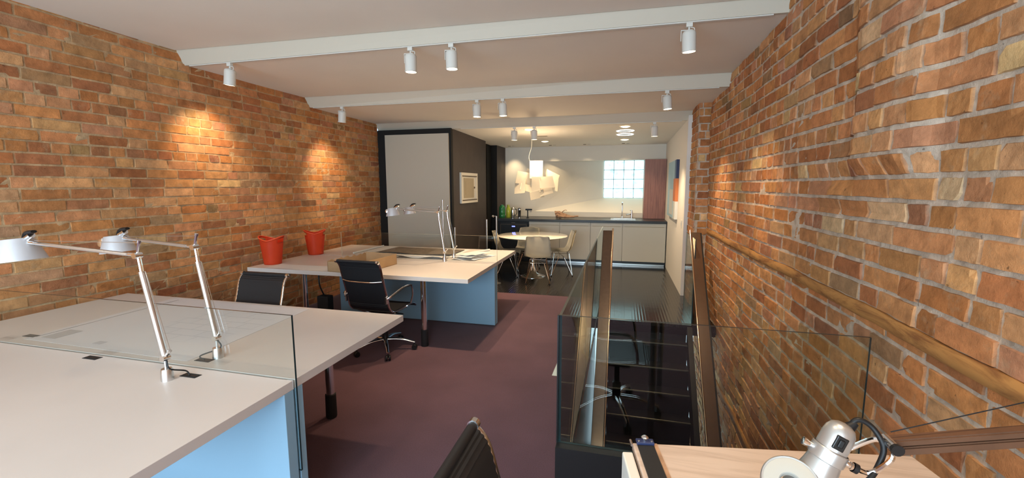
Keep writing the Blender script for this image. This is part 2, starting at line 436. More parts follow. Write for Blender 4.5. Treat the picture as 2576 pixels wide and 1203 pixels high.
wl = brick_wall('wall_left', (XL, 0, 0), (0, 1, 0), (1, 0, 0), -2.6, 6.72, -.0, 3.0, 11, bulge_l, mort=(.48, .33, .22), course=.0845, head=.24, Lb=.275, jit=.7, depth=.0055, gap=.0095)
wr = brick_wall('wall_right', (XR, 0, 0), (0, 1, 0), (-1, 0, 0), -2.6, 6.6, -2.4, 3.0, 5, bulge_r, course=.0965, jit=1.1, depth=.009, nu=5, nz=3, head=.36, gap=.015, Lb=.265)
# brick pier that ends the right wall
pf = brick_wall('wall_right_pier_front', (.935, 6.1, 0), (1, 0, 0), (0, -1, 0), 0, .155, -.1, 2.75, 21, None, course=.0965, head=0, Lb=.2)
ps = brick_wall('wall_right_pier_side', (.935, 6.1, 0), (0, 1, 0), (-1, 0, 0), 0, .62, -.1, 2.75, 22, None, course=.0965, head=.4)
pf.name = 'wall_right.001'; ps.name = 'wall_right.002'
# two embedded timber strips
def strip(name, y0, z0, y1, z1, h, d):
    b = nb(); n = 60; R = random.Random(3); rings = []
    for i in range(n+1):
        t = i/n; y = y0+(y1-y0)*t; z = z0+(z1-z0)*t; k = R.uniform(-.003, .003); k2 = R.uniform(-.003, .003)
        bl = bulge_r(y, z)
        x = XR-bl
        rings.append([b.verts.new(p) for p in ((x+.02, y, z-h/2+k), (x-d*.6, y, z-h/2+k), (x-d-k2, y, z-h*.25+k), (x-d-k2, y, z+h*.25+k), (x-d*.6, y, z+h/2+k2), (x+.02, y, z+h/2+k2))])
    for a, c in zip(rings, rings[1:]):
        for k in range(6): b.faces.new((a[k], a[(k+1) % 6], c[(k+1) % 6], c[k]))
    b.faces.new(rings[0]); b.faces.new(rings[-1])
    return struct(fin(b, M['ledge'], name, None, True))
strip('trim_1', -2.5, 1.062, 5.95, 1.035, .062, .022)
strip('trim_2', 1.95, -.50, 5.9, -.62, .06, .022)

# ------------------------------------------------------------------ floor with the stair opening
GX, GY0, GY1 = -.262, 1.94, 6.43
SX1 = .85; SY = 5.19
b = nb()
box(b, XL, GX, -2.6, 6.16, -.12, 0); box(b, GX, XR, -2.6, GY0-.06, -.12, 0)
struct(fin(b, M['carpet'], 'floor'))
b = nb()
box(b, XL, GX, 6.16, 9.9, -.12, 0.001); box(b, GX, XR, SY, 9.9, -.12, 0.001)
struct(fin(b, M['ribbed'], 'floor.001'))
# stairwell lining
b = nb(); box(b, GX-.04, GX-.006, GY0-.06, SY, -2.4, -.001); box(b, GX-.006, XR, GY0-.06, GY0-.015, -2.4, -.001)
struct(fin(b, M['black'], 'wall_stairwell'))
b = nb(); box(b, GX-.04, XR, GY0-.06, 6.4, -2.45, -2.4); struct(fin(b, M['black'], 'floor.002'))

# ------------------------------------------------------------------ stepped ceiling
def quadblock(bm, a, b_, c, d, top=3.1):
    hexa(bm, (a, b_, c, d), [(p[0], p[1], top) for p in (a, b_, c, d)])
xl, xr = XL-.02, XR+.02
st = [ # (left y top, z top, left y bottom, z bottom, right ...)
 ((3.29, 2.885), (3.375, 2.772), (3.46, 2.895), (3.52, 2.812)),
 ((4.956, 2.775), (5.07, 2.668), (5.18, 2.811), (5.235, 2.682)),
 ((6.66, 2.668), (6.80, 2.560), (6.60, 2.66), (6.72, 2.545))]
b = nb()
quadblock(b, (xl, -2.6, 2.90), (xr, -2.6, 2.90), (xr, st[0][2][0], st[0][2][1]), (xl, st[0][0][0], st[0][0][1]))
quadblock(b, (xl, st[0][1][0]+.03, st[0][1][1]), (xr, st[0][3][0]+.03, st[0][3][1]), (xr, st[1][2][0], st[1][2][1]), (xl, st[1][0][0], st[1][0][1]))
quadblock(b, (xl, st[1][1][0]+.03, st[1][1][1]), (xr, st[1][3][0]+.03, st[1][3][1]), (xr, st[2][2][0], st[2][2][1]), (xl, st[2][0][0], st[2][0][1]))
struct(fin(b, M['ceil'], 'ceiling'))
b = nb()
quadblock(b, (xl, st[2][1][0]+.03, st[2][1][1]), (xr, st[2][3][0]+.03, st[2][3][1]), (xr, 9.95, 2.482), (xl, 9.95, 2.482))
struct(fin(b, M['kceil'], 'ceiling.001'))
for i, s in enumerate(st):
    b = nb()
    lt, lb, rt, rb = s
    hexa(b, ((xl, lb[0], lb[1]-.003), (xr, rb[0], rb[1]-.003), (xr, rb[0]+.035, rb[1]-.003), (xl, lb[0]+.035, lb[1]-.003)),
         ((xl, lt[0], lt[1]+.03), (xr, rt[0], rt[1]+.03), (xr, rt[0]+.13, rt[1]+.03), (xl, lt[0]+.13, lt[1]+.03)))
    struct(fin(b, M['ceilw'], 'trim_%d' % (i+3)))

# ------------------------------------------------------------------ room behind the camera: wall with the front window
b = nb(); yb = -2.6
box(b, XL-.2, -3.9, yb-.1, yb, 0, 2.95); box(b, .9, XR+.2, yb-.1, yb, 0, 2.95)
box(b, -3.9, .9, yb-.1, yb, 0, .35); box(b, -3.9, .9, yb-.1, yb, 2.6, 2.95)
struct(fin(b, M['wallw'], 'wall_back'))
b = nb()
for x in (-3.9, -2.3, -.7, .86): box(b, x, x+.05, yb-.08, yb-.02, .35, 2.6)
box(b, -3.9, .9, yb-.08, yb-.02, .35, .4); box(b, -3.9, .9, yb-.08, yb-.02, 2.55, 2.6)
w1 = struct(fin(b, M['blackm'], 'window_1'))
bx('window_pane', M['glass'], (-3.85, .86, yb-.06, yb-.05, .4, 2.55), w1)

# ------------------------------------------------------------------ kitchen back wall with tapered niche
YB = 9.74
nl_t, nl_b = (-1.775, 2.165), (-1.955, 1.035)     # niche mouth, left
nr_t, nr_b = (.435, 2.168), (.435, 1.02)
wx0, wx1, wz0, wz1, wy = -.425, .47, 1.33, 2.19, 10.29
b = nb()
def q(*p): b.faces.new([b.verts.new(v) for v in p])
x0, x1, zt = -2.72, .9, 2.6
q((x0, YB, 0), (nl_b[0], YB, 0), (nl_b[0], YB, nl_b[1]), (nl_t[0], YB, nl_t[1]), (nl_t[0], YB, zt), (x0, YB, zt))
q((nl_t[0], YB, nl_t[1]), (nr_t[0], YB, nr_t[1]), (nr_t[0], YB, zt), (nl_t[0], YB, zt))
q((nl_b[0], YB, 0), (nr_b[0], YB, 0), (nr_b[0], YB, nr_b[1]), (nl_b[0], YB, nl_b[1]))
q((nr_b[0], YB, 0), (x1, YB, 0), (x1, YB, zt), (nr_t[0], YB, zt), (nr_t[0], YB, nr_t[1]), (nr_b[0], YB, nr_b[1]))
# splayed faces: left, head, sill, right
q((nl_b[0], YB, nl_b[1]), (wx0, wy, wz0), (wx0, wy, wz1), (nl_t[0], YB, nl_t[1]))
q((nl_t[0], YB, nl_t[1]), (wx0, wy, wz1), (wx1, wy, wz1), (nr_t[0], YB, nr_t[1]))
q((nl_b[0], YB, nl_b[1]), (nr_b[0], YB, nr_b[1]), (wx1, wy, wz0), (wx0, wy, wz0))
q((nr_b[0], YB, nr_b[1]), (nr_t[0], YB, nr_t[1]), (wx1, wy, wz1), (wx1, wy, wz0))
# outer backing
q((x0, wy+.12, 0), (x1, wy+.12, 0), (x1, wy+.12, zt), (x0, wy+.12, zt))
for (a, c) in (((x0, 0), (x1, 0)), ((x1, 0), (x1, zt)), ((x1, zt), (x0, zt)), ((x0, zt), (x0, 0))):
    q((a[0], YB, a[1]), (c[0], YB, c[1]), (c[0], wy+.12, c[1]), (a[0], wy+.12, a[1]))
bmesh.ops.remove_doubles(b, verts=b.verts, dist=.001)
struct(fin(b, M['wallw'], 'wall_kitchen'))
# glass block window
w2 = struct(bx('window_2', M['gedge'], (wx0-.01, wx1+.01, wy+.005, wy+.07, wz0-.01, wz1+.01)))
mblk = emit('glass_block', (.60, .90, .98), .82)
nt = mblk.node_tree; bb = nt.nodes['Principled BSDF']
tc = nt.nodes.new('ShaderNodeTexCoord'); no = nt.nodes.new('ShaderNodeTexNoise'); no.inputs['Scale'].default_value = 9; no.inputs['Detail'].default_value = 4
nt.links.new(tc.outputs['Object'], no.inputs['Vector'])
rp = nt.nodes.new('ShaderNodeValToRGB'); rp.color_ramp.elements[0].position = .32; rp.color_ramp.elements[0].color = (.38, .74, .82, 1); rp.color_ramp.elements[1].position = .55; rp.color_ramp.elements[1].color = (.70, .97, 1.0, 1)
nt.links.new(no.outputs['Fac'], rp.inputs[0]); nt.links.new(rp.outputs[0], bb.inputs['Emission Color']); nt.links.new(rp.outputs[0], bb.inputs['Base Color'])
bb.inputs['Roughness'].default_value = .15
dx, dz = (wx1-wx0)/4, (wz1-wz0)/4
for i in range(4):
    for j in range(4):
        bx('glass_block', mblk, (wx0+i*dx+.006, wx0+(i+1)*dx-.006, wy-.025, wy+.005, wz0+j*dz+.006, wz0+(j+1)*dz-.006), w2, bev=.008)
# right white wall
struct(bx('wall_kitchen_right', M['wallr'], (.875, 1.3, 6.62, 9.9, 0, 2.6)))
# closet volume, dark brown
b = nb()
hexa(b, ((XL-.1, 6.80, 0), (-2.752, 6.80, 0), (-2.705, 8.44, 0), (XL-.1, 8.44, 0)), ((XL-.1, 6.80, 2.56), (-2.752, 6.80, 2.56), (-2.705, 8.44, 2.56), (XL-.1, 8.44, 2.56)))
box(b, XL-.1, -2.845, 8.44, 9.9, 0, 2.56); 
struct(fin(b, M['brown'], 'wall_closet'))
b = nb(); box(b, -2.845, -2.83, 8.9, 9.2, 0, 2.56); box(b, -2.845, -2.69, 9.19, 9.2, 0, 2.56); struct(fin(b, M['gap'], 'trim_6'))
b = nb(); hexa(b, ((-2.845, 9.2, 0), (-2.69, 9.2, 0), (-2.645, 9.76, 0), (-2.845, 9.76, 0)), ((-2.845, 9.2, 2.56), (-2.69, 9.2, 2.56), (-2.645, 9.76, 2.56), (-2.845, 9.76, 2.56)))
struct(fin(b, M['brown'], 'wall_closet.001'))
struct(bx('trim_7', M['gap'], (XL, -2.752, 6.72, 6.80, 0, 2.56)))
d1 = struct(bx('door_1', M['closet'], (-3.945, -2.785, 6.69, 6.72, .01, 2.475), bev=.002))
# ------------------------------------------------------------------ framed cabinet picture on brown wall
fr = thing('wall_frame', (-2.74, 7.45, 1.58), 'white framed tan panel hung on the dark brown closet wall', 'picture frame')
def fy(y): return -2.752+(y-6.8)*(.047/1.64)
def ybox(name, m, y0, y1, z0, z1, t0, t1, par):
    b = nb(); hexa(b, ((fy(y0)+t0, y0, z0), (fy(y0)+t1, y0, z0), (fy(y1)+t1, y1, z0), (fy(y1)+t0, y1, z0)), ((fy(y0)+t0, y0, z1), (fy(y0)+t1, y0, z1), (fy(y1)+t1, y1, z1), (fy(y1)+t0, y1, z1)))
    return fin(b, m, name, par)
b = nb()
for (y0, y1, z0, z1) in ((7.06, 7.86, 1.31, 1.35), (7.06, 7.86, 1.80, 1.85), (7.06, 7.14, 1.35, 1.80), (7.76, 7.86, 1.35, 1.80)):
    hexa(b, ((fy(y0)+.001, y0, z0), (fy(y0)+.035, y0, z0), (fy(y1)+.035, y1, z0), (fy(y1)+.001, y1, z0)), ((fy(y0)+.001, y0, z1), (fy(y0)+.035, y0, z1), (fy(y1)+.035, y1, z1), (fy(y1)+.001, y1, z1)))
f0 = fin(b, M['framew'], 'frame', fr)
ybox('inlay', M['framed'], 7.10, 7.82, 1.78, 1.80, .03, .037, fr); ybox('inlay', M['framed'], 7.10, 7.82, 1.352, 1.372, .03, .037, fr)
ybox('mat_board', M['framew'], 7.14, 7.76, 1.35, 1.80, .001, .02, fr)
ybox('panel', M['tan'], 7.20, 7.68, 1.40, 1.755, .018, .026, fr)
ybox('inner_panel', M['tan'], 7.27, 7.6, 1.46, 1.70, .026, .03, fr)
b = nb(); lathe(b, [(.0, 0), (.022, .005), (.0, .025)], 10, axis_mtx((fy(7.7)+.022, 7.70, 1.585), (1, 0, 0))); fin(b, M['framed'], 'knob', fr)

# ------------------------------------------------------------------ kitchen run
CF = 8.89
ct = bx('countertop', M['ctop'], (-2.64, .868, CF-.03, YB-.006, .868, .918), bev=.003); tag(ct, 'long charcoal stone countertop over the white kitchen cabinets', 'countertop')
edges = [-1.90, -1.245, -.612, .025, .86]
cabl = ['cream kitchen cabinet next to the black wine fridge', 'cream kitchen cabinet second from the wine fridge, behind the dining chair', 'cream kitchen cabinet third from the wine fridge, behind the stair guard', 'wide cream kitchen cabinet at the right end below the sink']
for i in range(4):
    x0, x1 = edges[i], edges[i+1]
    c = thing('kitchen_cabinet', ((x0+x1)/2, CF+.3, 0), cabl[i], 'cabinet', 'cream cabinets under the kitchen counter')
    bx('body', M['cab'], (x0+.001, x1-.001, CF+.025, YB-.01, .09, .866), c)
    b = nb(); box(b, x0+.003, x1-.003, CF, CF+.022, .09, .79, bev=.002); d = fin(b, M['cab'], 'door', c)
    bx('top_rail', M['cab'], (x0+.003, x1-.003, CF, CF+.022, .80, .862), c)
    bx('finger_pull', M['tan'], (x0+.04, x1-.04, CF+.004, CF+.026, .789, .801), c)
    bx('toe_kick', M['ctop'], (x0+.002, x1-.002, CF+.06, CF+.08, .003, .09), c)
ts = tag(bx('kick_strip', M['steel'], (-1.90, .85, CF+.045, CF+.059, .004, .035)), 'low stainless kick strip along the foot of the cream cabinets', 'kick strip')
# wine fridge
wf = thing('wine_fridge', (-2.28, CF+.3, 0), 'black wine fridge with blue display at the left end of the counter', 'wine fridge')
bx('body', M['black'], (-2.60, -1.905, CF+.03, YB-.01, .003, .866), wf)
dd = bx('door', M['black'], (-2.55, -1.93, CF-.005, CF+.028, .05, .845), wf, bev=.004)
b = nb(); 
for r in ((-2.53, -1.95, .79, .80), (-2.53, -1.95, .10, .11)): box(b, r[0], r[1], CF-.009, CF-.004, r[2], r[3])
for x in (-2.53, -1.96): box(b, x, x+.01, CF-.009, CF-.004, .1, .8)
fin(b, M['framed'], 'door_trim', wf)
bx('display', M['led'], (-2.275, -2.205, CF-.008, CF-.0045, .742, .764), wf)
bx('badge', M['chrome'], (-2.28, -2.20, CF-.018, CF-.0045, .822, .838), wf)
# wood wall cabinet at right
wc = thing('wood_cabinet', (.65, 9.55, .92), 'tall reddish wood cabinet standing on the right end of the counter', 'cabinet')
bx('body', M['cherry'], (.442, .872, 9.45, YB-.006, .919, 2.158), wc); bx('door', M['cherry'], (.444, .870, 9.428, 9.448, .925, 2.155), wc, bev=.002)
# sink + faucet
sk = thing('sink', (.02, 9.28, .918), 'stainless inset sink rim in the counter under the window', 'sink')
b = nb(); box(b, -.22, .28, 9.06, 9.13, .9185, .925); box(b, -.22, .28, 9.42, 9.48, .9185, .925); box(b, -.22, -.17, 9.13, 9.42, .9185, .925); box(b, .23, .28, 9.13, 9.42, .9185, .925)
fin(b, M['steel'], 'rim', sk); bx('basin', M['steel'], (-.17, .23, 9.13, 9.42, .9183, .9205), sk)
fa = thing('faucet', (.01, 9.50, .9185), 'tall slim chrome faucet standing behind the sink', 'faucet')
b = nb(); tube(b, smoothpath([(.01, 9.50, .9185), (.01, 9.50, 1.1), (.01, 9.50, 1.235), (.01, 9.47, 1.262), (.01, 9.38, 1.262)], 4), .014, 10); fin(b, M['chrome'], 'spout', fa, True)
b = nb(); lathe(b, [(.028, .9185), (.028, .935), (.02, .94), (.02, 1.0), (.014, 1.01)], 16, Matrix.Translation((.01, 9.50, 0)), cap0=True, cap1=True); fin(b, M['chrome'], 'base', fa, True)
tp = thing('mixer_tap', (.21, 9.50, .9185), 'short chrome tap with side lever right of the tall faucet', 'tap')
b = nb(); lathe(b, [(.024, .9185), (.024, 1.03), (.018, 1.06), (.018, 1.09), (0, 1.092)], 16, Matrix.Translation((.21, 9.50, 0)), cap0=True); fin(b, M['chrome'], 'body', tp, True)
b = nb(); tube(b, [(.205, 9.49, 1.01), (.15, 9.44, 1.005), (.10, 9.40, 1.0)], .011, 8); fin(b, M['chrome'], 'spout', tp, True)
b = nb(); tube(b, [(.21, 9.50, 1.085), (.17, 9.49, 1.095)], .007, 8); fin(b, M['chrome'], 'lever', tp, True)
# items on the counter
def lobj(name, prof, loc, m, label, cat, seg=20, group=None):
    b = nb(); lathe(b, prof, seg, cap0=True); o = fin(b, m, name, None, True); o.location = loc; return tag(o, label, cat, group)
gb = thing('green_bottle', (-2.555, 9.12, .919), 'large dark green ribbed glass bottle at the left end of the counter', 'bottle')
b = nb(); lathe(b, [(.062, 0), (.070, .01), (.070, .06), (.066, .07), (.070, .08), (.070, .16), (.066, .17), (.069, .18), (.066, .23), (.045, .262), (.035, .27)], 24, cap0=True, cap1=True); fin(b, M['green'], 'body', gb, True, world=False)
b = nb(); lathe(b, [(.036, .27), (.036, .285), (0, .286)], 16, cap0=True); fin(b, M['green'], 'cap', gb, True, world=False)
yb_ = thing('yellow_bottle', (-2.425, 9.16, .919), 'yellow green bottle between the green bottle and steel jug', 'bottle')
b = nb(); lathe(b, [(.045, 0), (.052, .01), (.050, .15), (.042, .21), (.030, .24), (.028, .262)], 20, cap0=True, cap1=True); fin(b, M['yellow'], 'body', yb_, True, world=False)
b = nb(); lathe(b, [(.031, .262), (.031, .285), (0, .286)], 16, cap0=True); fin(b, M['yellow'], 'cap', yb_, True, world=False)
jg = thing('steel_jug', (-2.32, 9.15, .919), 'polished steel vacuum jug with handle on the counter', 'jug')
b = nb(); lathe(b, [(.045, 0), (.048, .01), (.046, .16), (.04, .205), (.030, .225), (0, .24)], 20, cap0=True); fin(b, M['chrome'], 'body', jg, True, world=False)
b = nb(); tube(b, smoothpath([(.04, 0, .19), (.085, 0, .18), (.09, 0, .10), (.045, 0, .04)], 5), .007, 8); fin(b, M['black'], 'handle', jg, True, world=False)
gr = thing('pepper_mill', (-2.17, 9.15, .919), 'black and chrome mill beside the steel jug', 'mill')
b = nb(); lathe(b, [(.036, 0), (.036, .02), (.030, .03), (.030, .16), (.036, .17), (.036, .2), (.02, .215), (0, .215)], 18, cap0=True); fin(b, M['black'], 'body', gr, True, world=False)
b = nb(); lathe(b, [(.0375, .168), (.0375, .198)], 18); fin(b, M['chrome'], 'band', gr, True, world=False)
b = nb(); lathe(b, [(.0375, .0), (.0375, .018)], 18); fin(b, M['chrome'], 'band', gr, True, world=False)
cf = thing('bottle_opener', (-1.985, 9.15, .919), 'black lever bottle opener on a stem on the counter', 'bottle opener')
b = nb(); lathe(b, [(.035, 0), (.035, .008), (.012, .014), (.012, .17)], 16, cap0=True, cap1=True); fin(b, M['black'], 'stem', cf, True, world=False)
b = nb(); box(b, -.05, .095, -.016, .016, .165, .20, bev=.006); fin(b, M['black'], 'lever', cf, False, world=False)
b = nb(); box(b, .05, .09, -.018, .018, .13, .162, bev=.005); fin(b, M['chrome'], 'clamp', cf, False, world=False)
# driftwood
dw = thing('driftwood', (-1.13, 9.15, .919), 'gnarled brown driftwood piece lying on the counter', 'driftwood')
R = random.Random(4); b = nb()
def branch(p, r): 
    tube(b, smoothpath(p, 4), [r0*(R.uniform(.75, 1.25)) for r0 in [r[0]+(r[1]-r[0])*i/(4*(len(p)-1)) for i in range(4*(len(p)-1)+1)]], 7)
branch([(-.24, 0, .05), (-.14, .02, .07), (-.02, 0, .05), (.1, -.01, .035), (.24, .02, .045)], (.055, .012))
branch([(-.26, 0, .11), (-.18, .01, .12), (-.1, .0, .07), (.0, .03, .04)], (.035, .02))
branch([(-.22, .03, .03), (-.1, -.05, .035), (.02, -.06, .03), (.16, -.03, .03)], (.04, .02))
branch([(-.13, 0, .08), (-.09, 0, .14), (-.04, 0, .17), (.0, .0, .165)], (.012, .005))
branch([(-.24, 0, .08), (-.20, .02, .13), (-.15, .03, .14)], (.02, .008))
zmin = min(v.co.z for v in b.verts); bmesh.ops.translate(b, verts=b.verts, vec=(0, 0, -zmin)); fin(b, M['drift'], 'trunk', dw, True, world=False)

# canvas on the right wall
cv = thing('canvas_painting', (.85, 7.95, 1.55), 'abstract canvas painting in pale blue, orange and navy on the white side wall', 'painting')
b = nb()
ml = [M['paperb'], M['navy'], mat('canvas_orange', (.62, .20, .07), .7), mat('canvas_white', (.70, .70, .66), .7), mat('canvas_blue', (.42, .60, .70), .7)]
body = bx('canvas', ml[4], (.832, .874, 7.40, 8.62, 1.07, 2.03), cv)
bx('edge_navy', ml[1], (.829, .874, 7.385, 7.58, 1.73, 2.031), cv); bx('edge_orange', ml[2], (.829, .874, 7.385, 7.70, 1.36, 1.73), cv); bx('edge_white', ml[3], (.829, .874, 7.385, 7.62, 1.069, 1.36), cv)
bx('pale_field', ml[3], (.8295, .834, 7.75, 8.25, 1.12, 1.55), cv)
ou = thing('wall_switch', (.875, 6.85, 1.05), 'small white switch plate on the white side wall near the pier', 'switch')
bx('plate', M['white'], (.868, .8745, 6.80, 6.88, .99, 1.10), ou, bev=.001); bx('rocker', M['white'], (.864, .868, 6.82, 6.86, 1.03, 1.07), ou)

# ------------------------------------------------------------------ ceiling lights
def czk(y, x=-1.5): return (2.56-(y-6.83)*(.078/3.12))*(1-(x-xl)/(xr-xl))+(2.545-(y-6.75)*(.063/3.2))*((x-xl)/(xr-xl))
def downlight(x, y, r, lit, label, power, grp):
    z = czk(y, x)
    t = thing('recessed_light', (x, y, z), label, 'ceiling light', grp)
    b = nb(); lathe(b, [(r*.78, -.002), (r, -.006), (r*1.05, .0)], 24, Matrix.Translation((x, y, z-.002))); fin(b, M['white'], 'trim_ring', t, True)
    b = nb(); lathe(b, [(0, -.018), (r*.4, -.016), (r*.78, -.004)], 24, Matrix.Translation((x, y, z-.0015))); fin(b, M['bulb'] if lit == 1 else M['ring'], 'lens', t)
    spot('downlight', (x, y, z-.03), (x, y, 0), power, 120, .9)
downlight(-1.53, 7.12, .085, 1, 'lit round downlight at the left front of the kitchen ceiling', 38, 'recessed kitchen downlights')
downlight(-1.54, 8.72, .085, 1, 'lit round downlight at the left rear of the kitchen ceiling, past the vent', 38, 'recessed kitchen downlights')
downlight(.018, 7.12, .09, 1, 'lit round downlight at the right front of the kitchen ceiling', 42, 'recessed kitchen downlights')
downlight(.016, 8.78, .09, 1, 'lit round downlight at the right rear of the kitchen ceiling', 50, 'recessed kitchen downlights')
for y, la in ((7.60, 'white ring fitting, nearer of two between the right downlights'), (8.05, 'white ring fitting, farther of two between the right downlights')):
    b = nb(); z = czk(y, .02); lathe(b, [(.115, -.004), (.125, -.008), (.14, -.008), (.148, 0)], 28, Matrix.Translation((.02, y, z-.001)))
    o = thing('ceiling_ring', (.02, y, z), la, 'ceiling fitting', 'white ceiling rings between the downlights'); fin(b, M['ring'], 'ring', o, True)
    b = nb(); lathe(b, [(0, -.003), (.115, -.004)], 28, Matrix.Translation((.02, y, z-.001))); fin(b, M['white'], 'cover', o)
vt = thing('ceiling_vent', (-1.50, 7.95, czk(7.95)), 'dark slotted vent in the kitchen ceiling', 'vent')
bx('vent_plate', M['tan'], (-1.62, -1.36, 7.92, 7.99, czk(7.95)-.006, czk(7.95)+.003), vt); bx('slot', M['gap'], (-1.61, -1.37, 7.94, 7.97, czk(7.95)-.008, czk(7.95)-.005), vt)
for x, la in ((-2.42, 'leftmost'), (-1.50, 'second from left'), (-.76, 'second from right'), (.04, 'rightmost')):
    y = 9.42; z = czk(y, x)
    t = thing('twin_spot', (x, y, z), 'small recessed twin spotlight by the kitchen back wall, '+la+' of four', 'ceiling light', 'twin recessed spots over the counter')
    for s in (-.045, .045):
        b = nb(); lathe(b, [(.0, -.004), (.022, -.004), (.032, -.006), (.034, 0)], 14, Matrix.Translation((x+s, y, z-.001))); fin(b, M['framed'] if s < 0 else M['steel'], 'spot', t, True)
    spot('twin_light', (x, y, z-.04), (x, 9.9, 1.0), 17 if x < -1 else 8, 74, .9, (1, .76, .45))

# track spotlights
def track_head(loc, label, aim, power, grp, col=WARM):
    x, y, z = loc
    t = thing('track_spotlight', loc, label, 'spotlight', grp)
    bx('mount_block', M['white'], (x-.022, x+.022, y-.016, y+.016, z-.028, z+.0), t, bev=.002)
    b = nb(); tube(b, [(x, y, z-.028), (x, y, z-.05)], .007, 8)
    box(b, x-.022, x+.022, y-.006, y+.006, z-.052, z-.046); box(b, x-.057, x-.053, y-.008, y+.008, z-.125, z-.046); box(b, x-.057, x-.02, y-.006, y+.006, z-.052, z-.046)
    fin(b, M['white'], 'bracket', t)
    d = (Vector(aim)-Vector((x, y, z-.1))).normalized(); d = (d+Vector((0, 0, -1.9))).normalized()
    mt = axis_mtx((x, y, z-.065), -d)   # local -z points along d
    b = nb(); lathe(b, [(0, .012), (.036, .010), (.046, 0), (.049, -.01), (.049, -.128), (.0525, -.130), (.0525, -.135), (.045, -.135), (.043, -.115)], 24, mt); fin(b, M['white'], 'housing', t, True)
    b = nb(); lathe(b, [(0, -.137), (.044, -.1345)], 20, mt); fin(b, M['bulb'], 'lamp_face', t)
    p = mt @ Vector((0, 0, -.165))
    b = nb(); tube(b, smoothpath([(x+.01, y, z-.03), (x+.034, y+.004, z-.035), (x+.036, y, z-.06), (x+.02, y, z-.068)], 4), .0035, 6); fin(b, M['white'], 'cord', t, True)
    spot('track_light', p, aim, power, 80, 1.0, col)
def ipx(s, x, k):  # y,z of step bottom at x
    lt, lb, rt, rb = s; t = (x-xl)/(xr-xl); return lb[0]+(rb[0]-lb[0])*t, lb[1]+(rb[1]-lb[1])*t
tracks = [('front', [-3.60, -1.765, -1.40, .44]), ('middle', [-3.62, -1.76, -1.435, .455]), ('rear', [-1.69, -1.37, .43])]
aims = {('front', 0): (XL-.1, 3.55, 1.75), ('middle', 0): (XL-.1, 5.45, 1.45), ('front', 1): (-1.9, 3.6, 0), ('front', 2): (-1.3, 3.6, 0), ('front', 3): (.9, 4.2, 0),
        ('middle', 1): (-1.9, 5.1, 0), ('middle', 2): (-1.2, 5.3, 0), ('middle', 3): (1.0, 5.3, .4), ('rear', 0): (-1.9, 7.2, 0), ('rear', 1): (-1.3, 7.2, 0), ('rear', 2): (.7, 7.2, 0)}
wh = {0: 'beside the brick wall', 1: 'left one of the middle pair', 2: 'right one of the middle pair', 3: 'near the right brick wall'}
for ti, (tn, xs) in enumerate(tracks):
    s = st[ti]
    yl, zl = ipx(s, XL+.05, 0) if ti < 2 else ipx(s, -2.6, 0); yr, zr = ipx(s, XR-.1 if ti < 2 else .8, 0)
    X0 = XL+.05 if ti < 2 else -2.6; X1 = XR-.1 if ti < 2 else .8
    b = nb(); hexa(b, ((X0, yl+.002, zl-.012), (X1, yr+.002, zr-.012), (X1, yr+.033, zr-.012), (X0, yl+.033, zl-.012)), ((X0, yl+.002, zl-.0045), (X1, yr+.002, zr-.0045), (X1, yr+.033, zr-.0045), (X0, yl+.033, zl-.0045)))
    o = fin(b, M['white'], 'lighting_track'); tag(o, 'white lighting track under the %s ceiling step' % tn, 'light track')
    for j, x in enumerate(xs):
        y, z = ipx(s, x, 0); k = j if ti < 2 else j+1
        pw = 34 if k == 0 else 62
        track_head((x, y+.017, z-.0125), 'white cylinder spotlight on the %s track, %s' % (tn, wh[k]), aims[(tn, j)], pw, 'white cylinder track spotlights', (1, .72, .43) if k == 0 else WARM)

for j, x in enumerate((-3.3, -1.7, -.3, .6)):  # two unseen rows of spotlights, added as fill for the room
    track_head((x, 1.05, 2.878), 'added white cylinder fill spotlight, unseen above the camera, %s' % ['by the brick wall', 'left middle', 'right middle', 'by the right wall'][j], (x*.9, 1.2, 0), (8, 14, 30, 35)[j], 'white cylinder track spotlights')
    track_head((x, -.9, 2.878), 'added white cylinder fill spotlight, unseen behind the camera, %s' % ['by the brick wall', 'left middle', 'right middle', 'by the right wall'][j], (x*.9, -.6, 0), 45, 'white cylinder track spotlights')
for y in (1.05, -.9):  # unseen tracks added to carry the fill spotlights
    tag(bx('lighting_track', M['white'], (-3.9, .95, y-.018, y+.018, 2.878, 2.896)), 'added unseen white lighting track on the ceiling '+('above' if y > 0 else 'behind')+' the camera', 'light track')
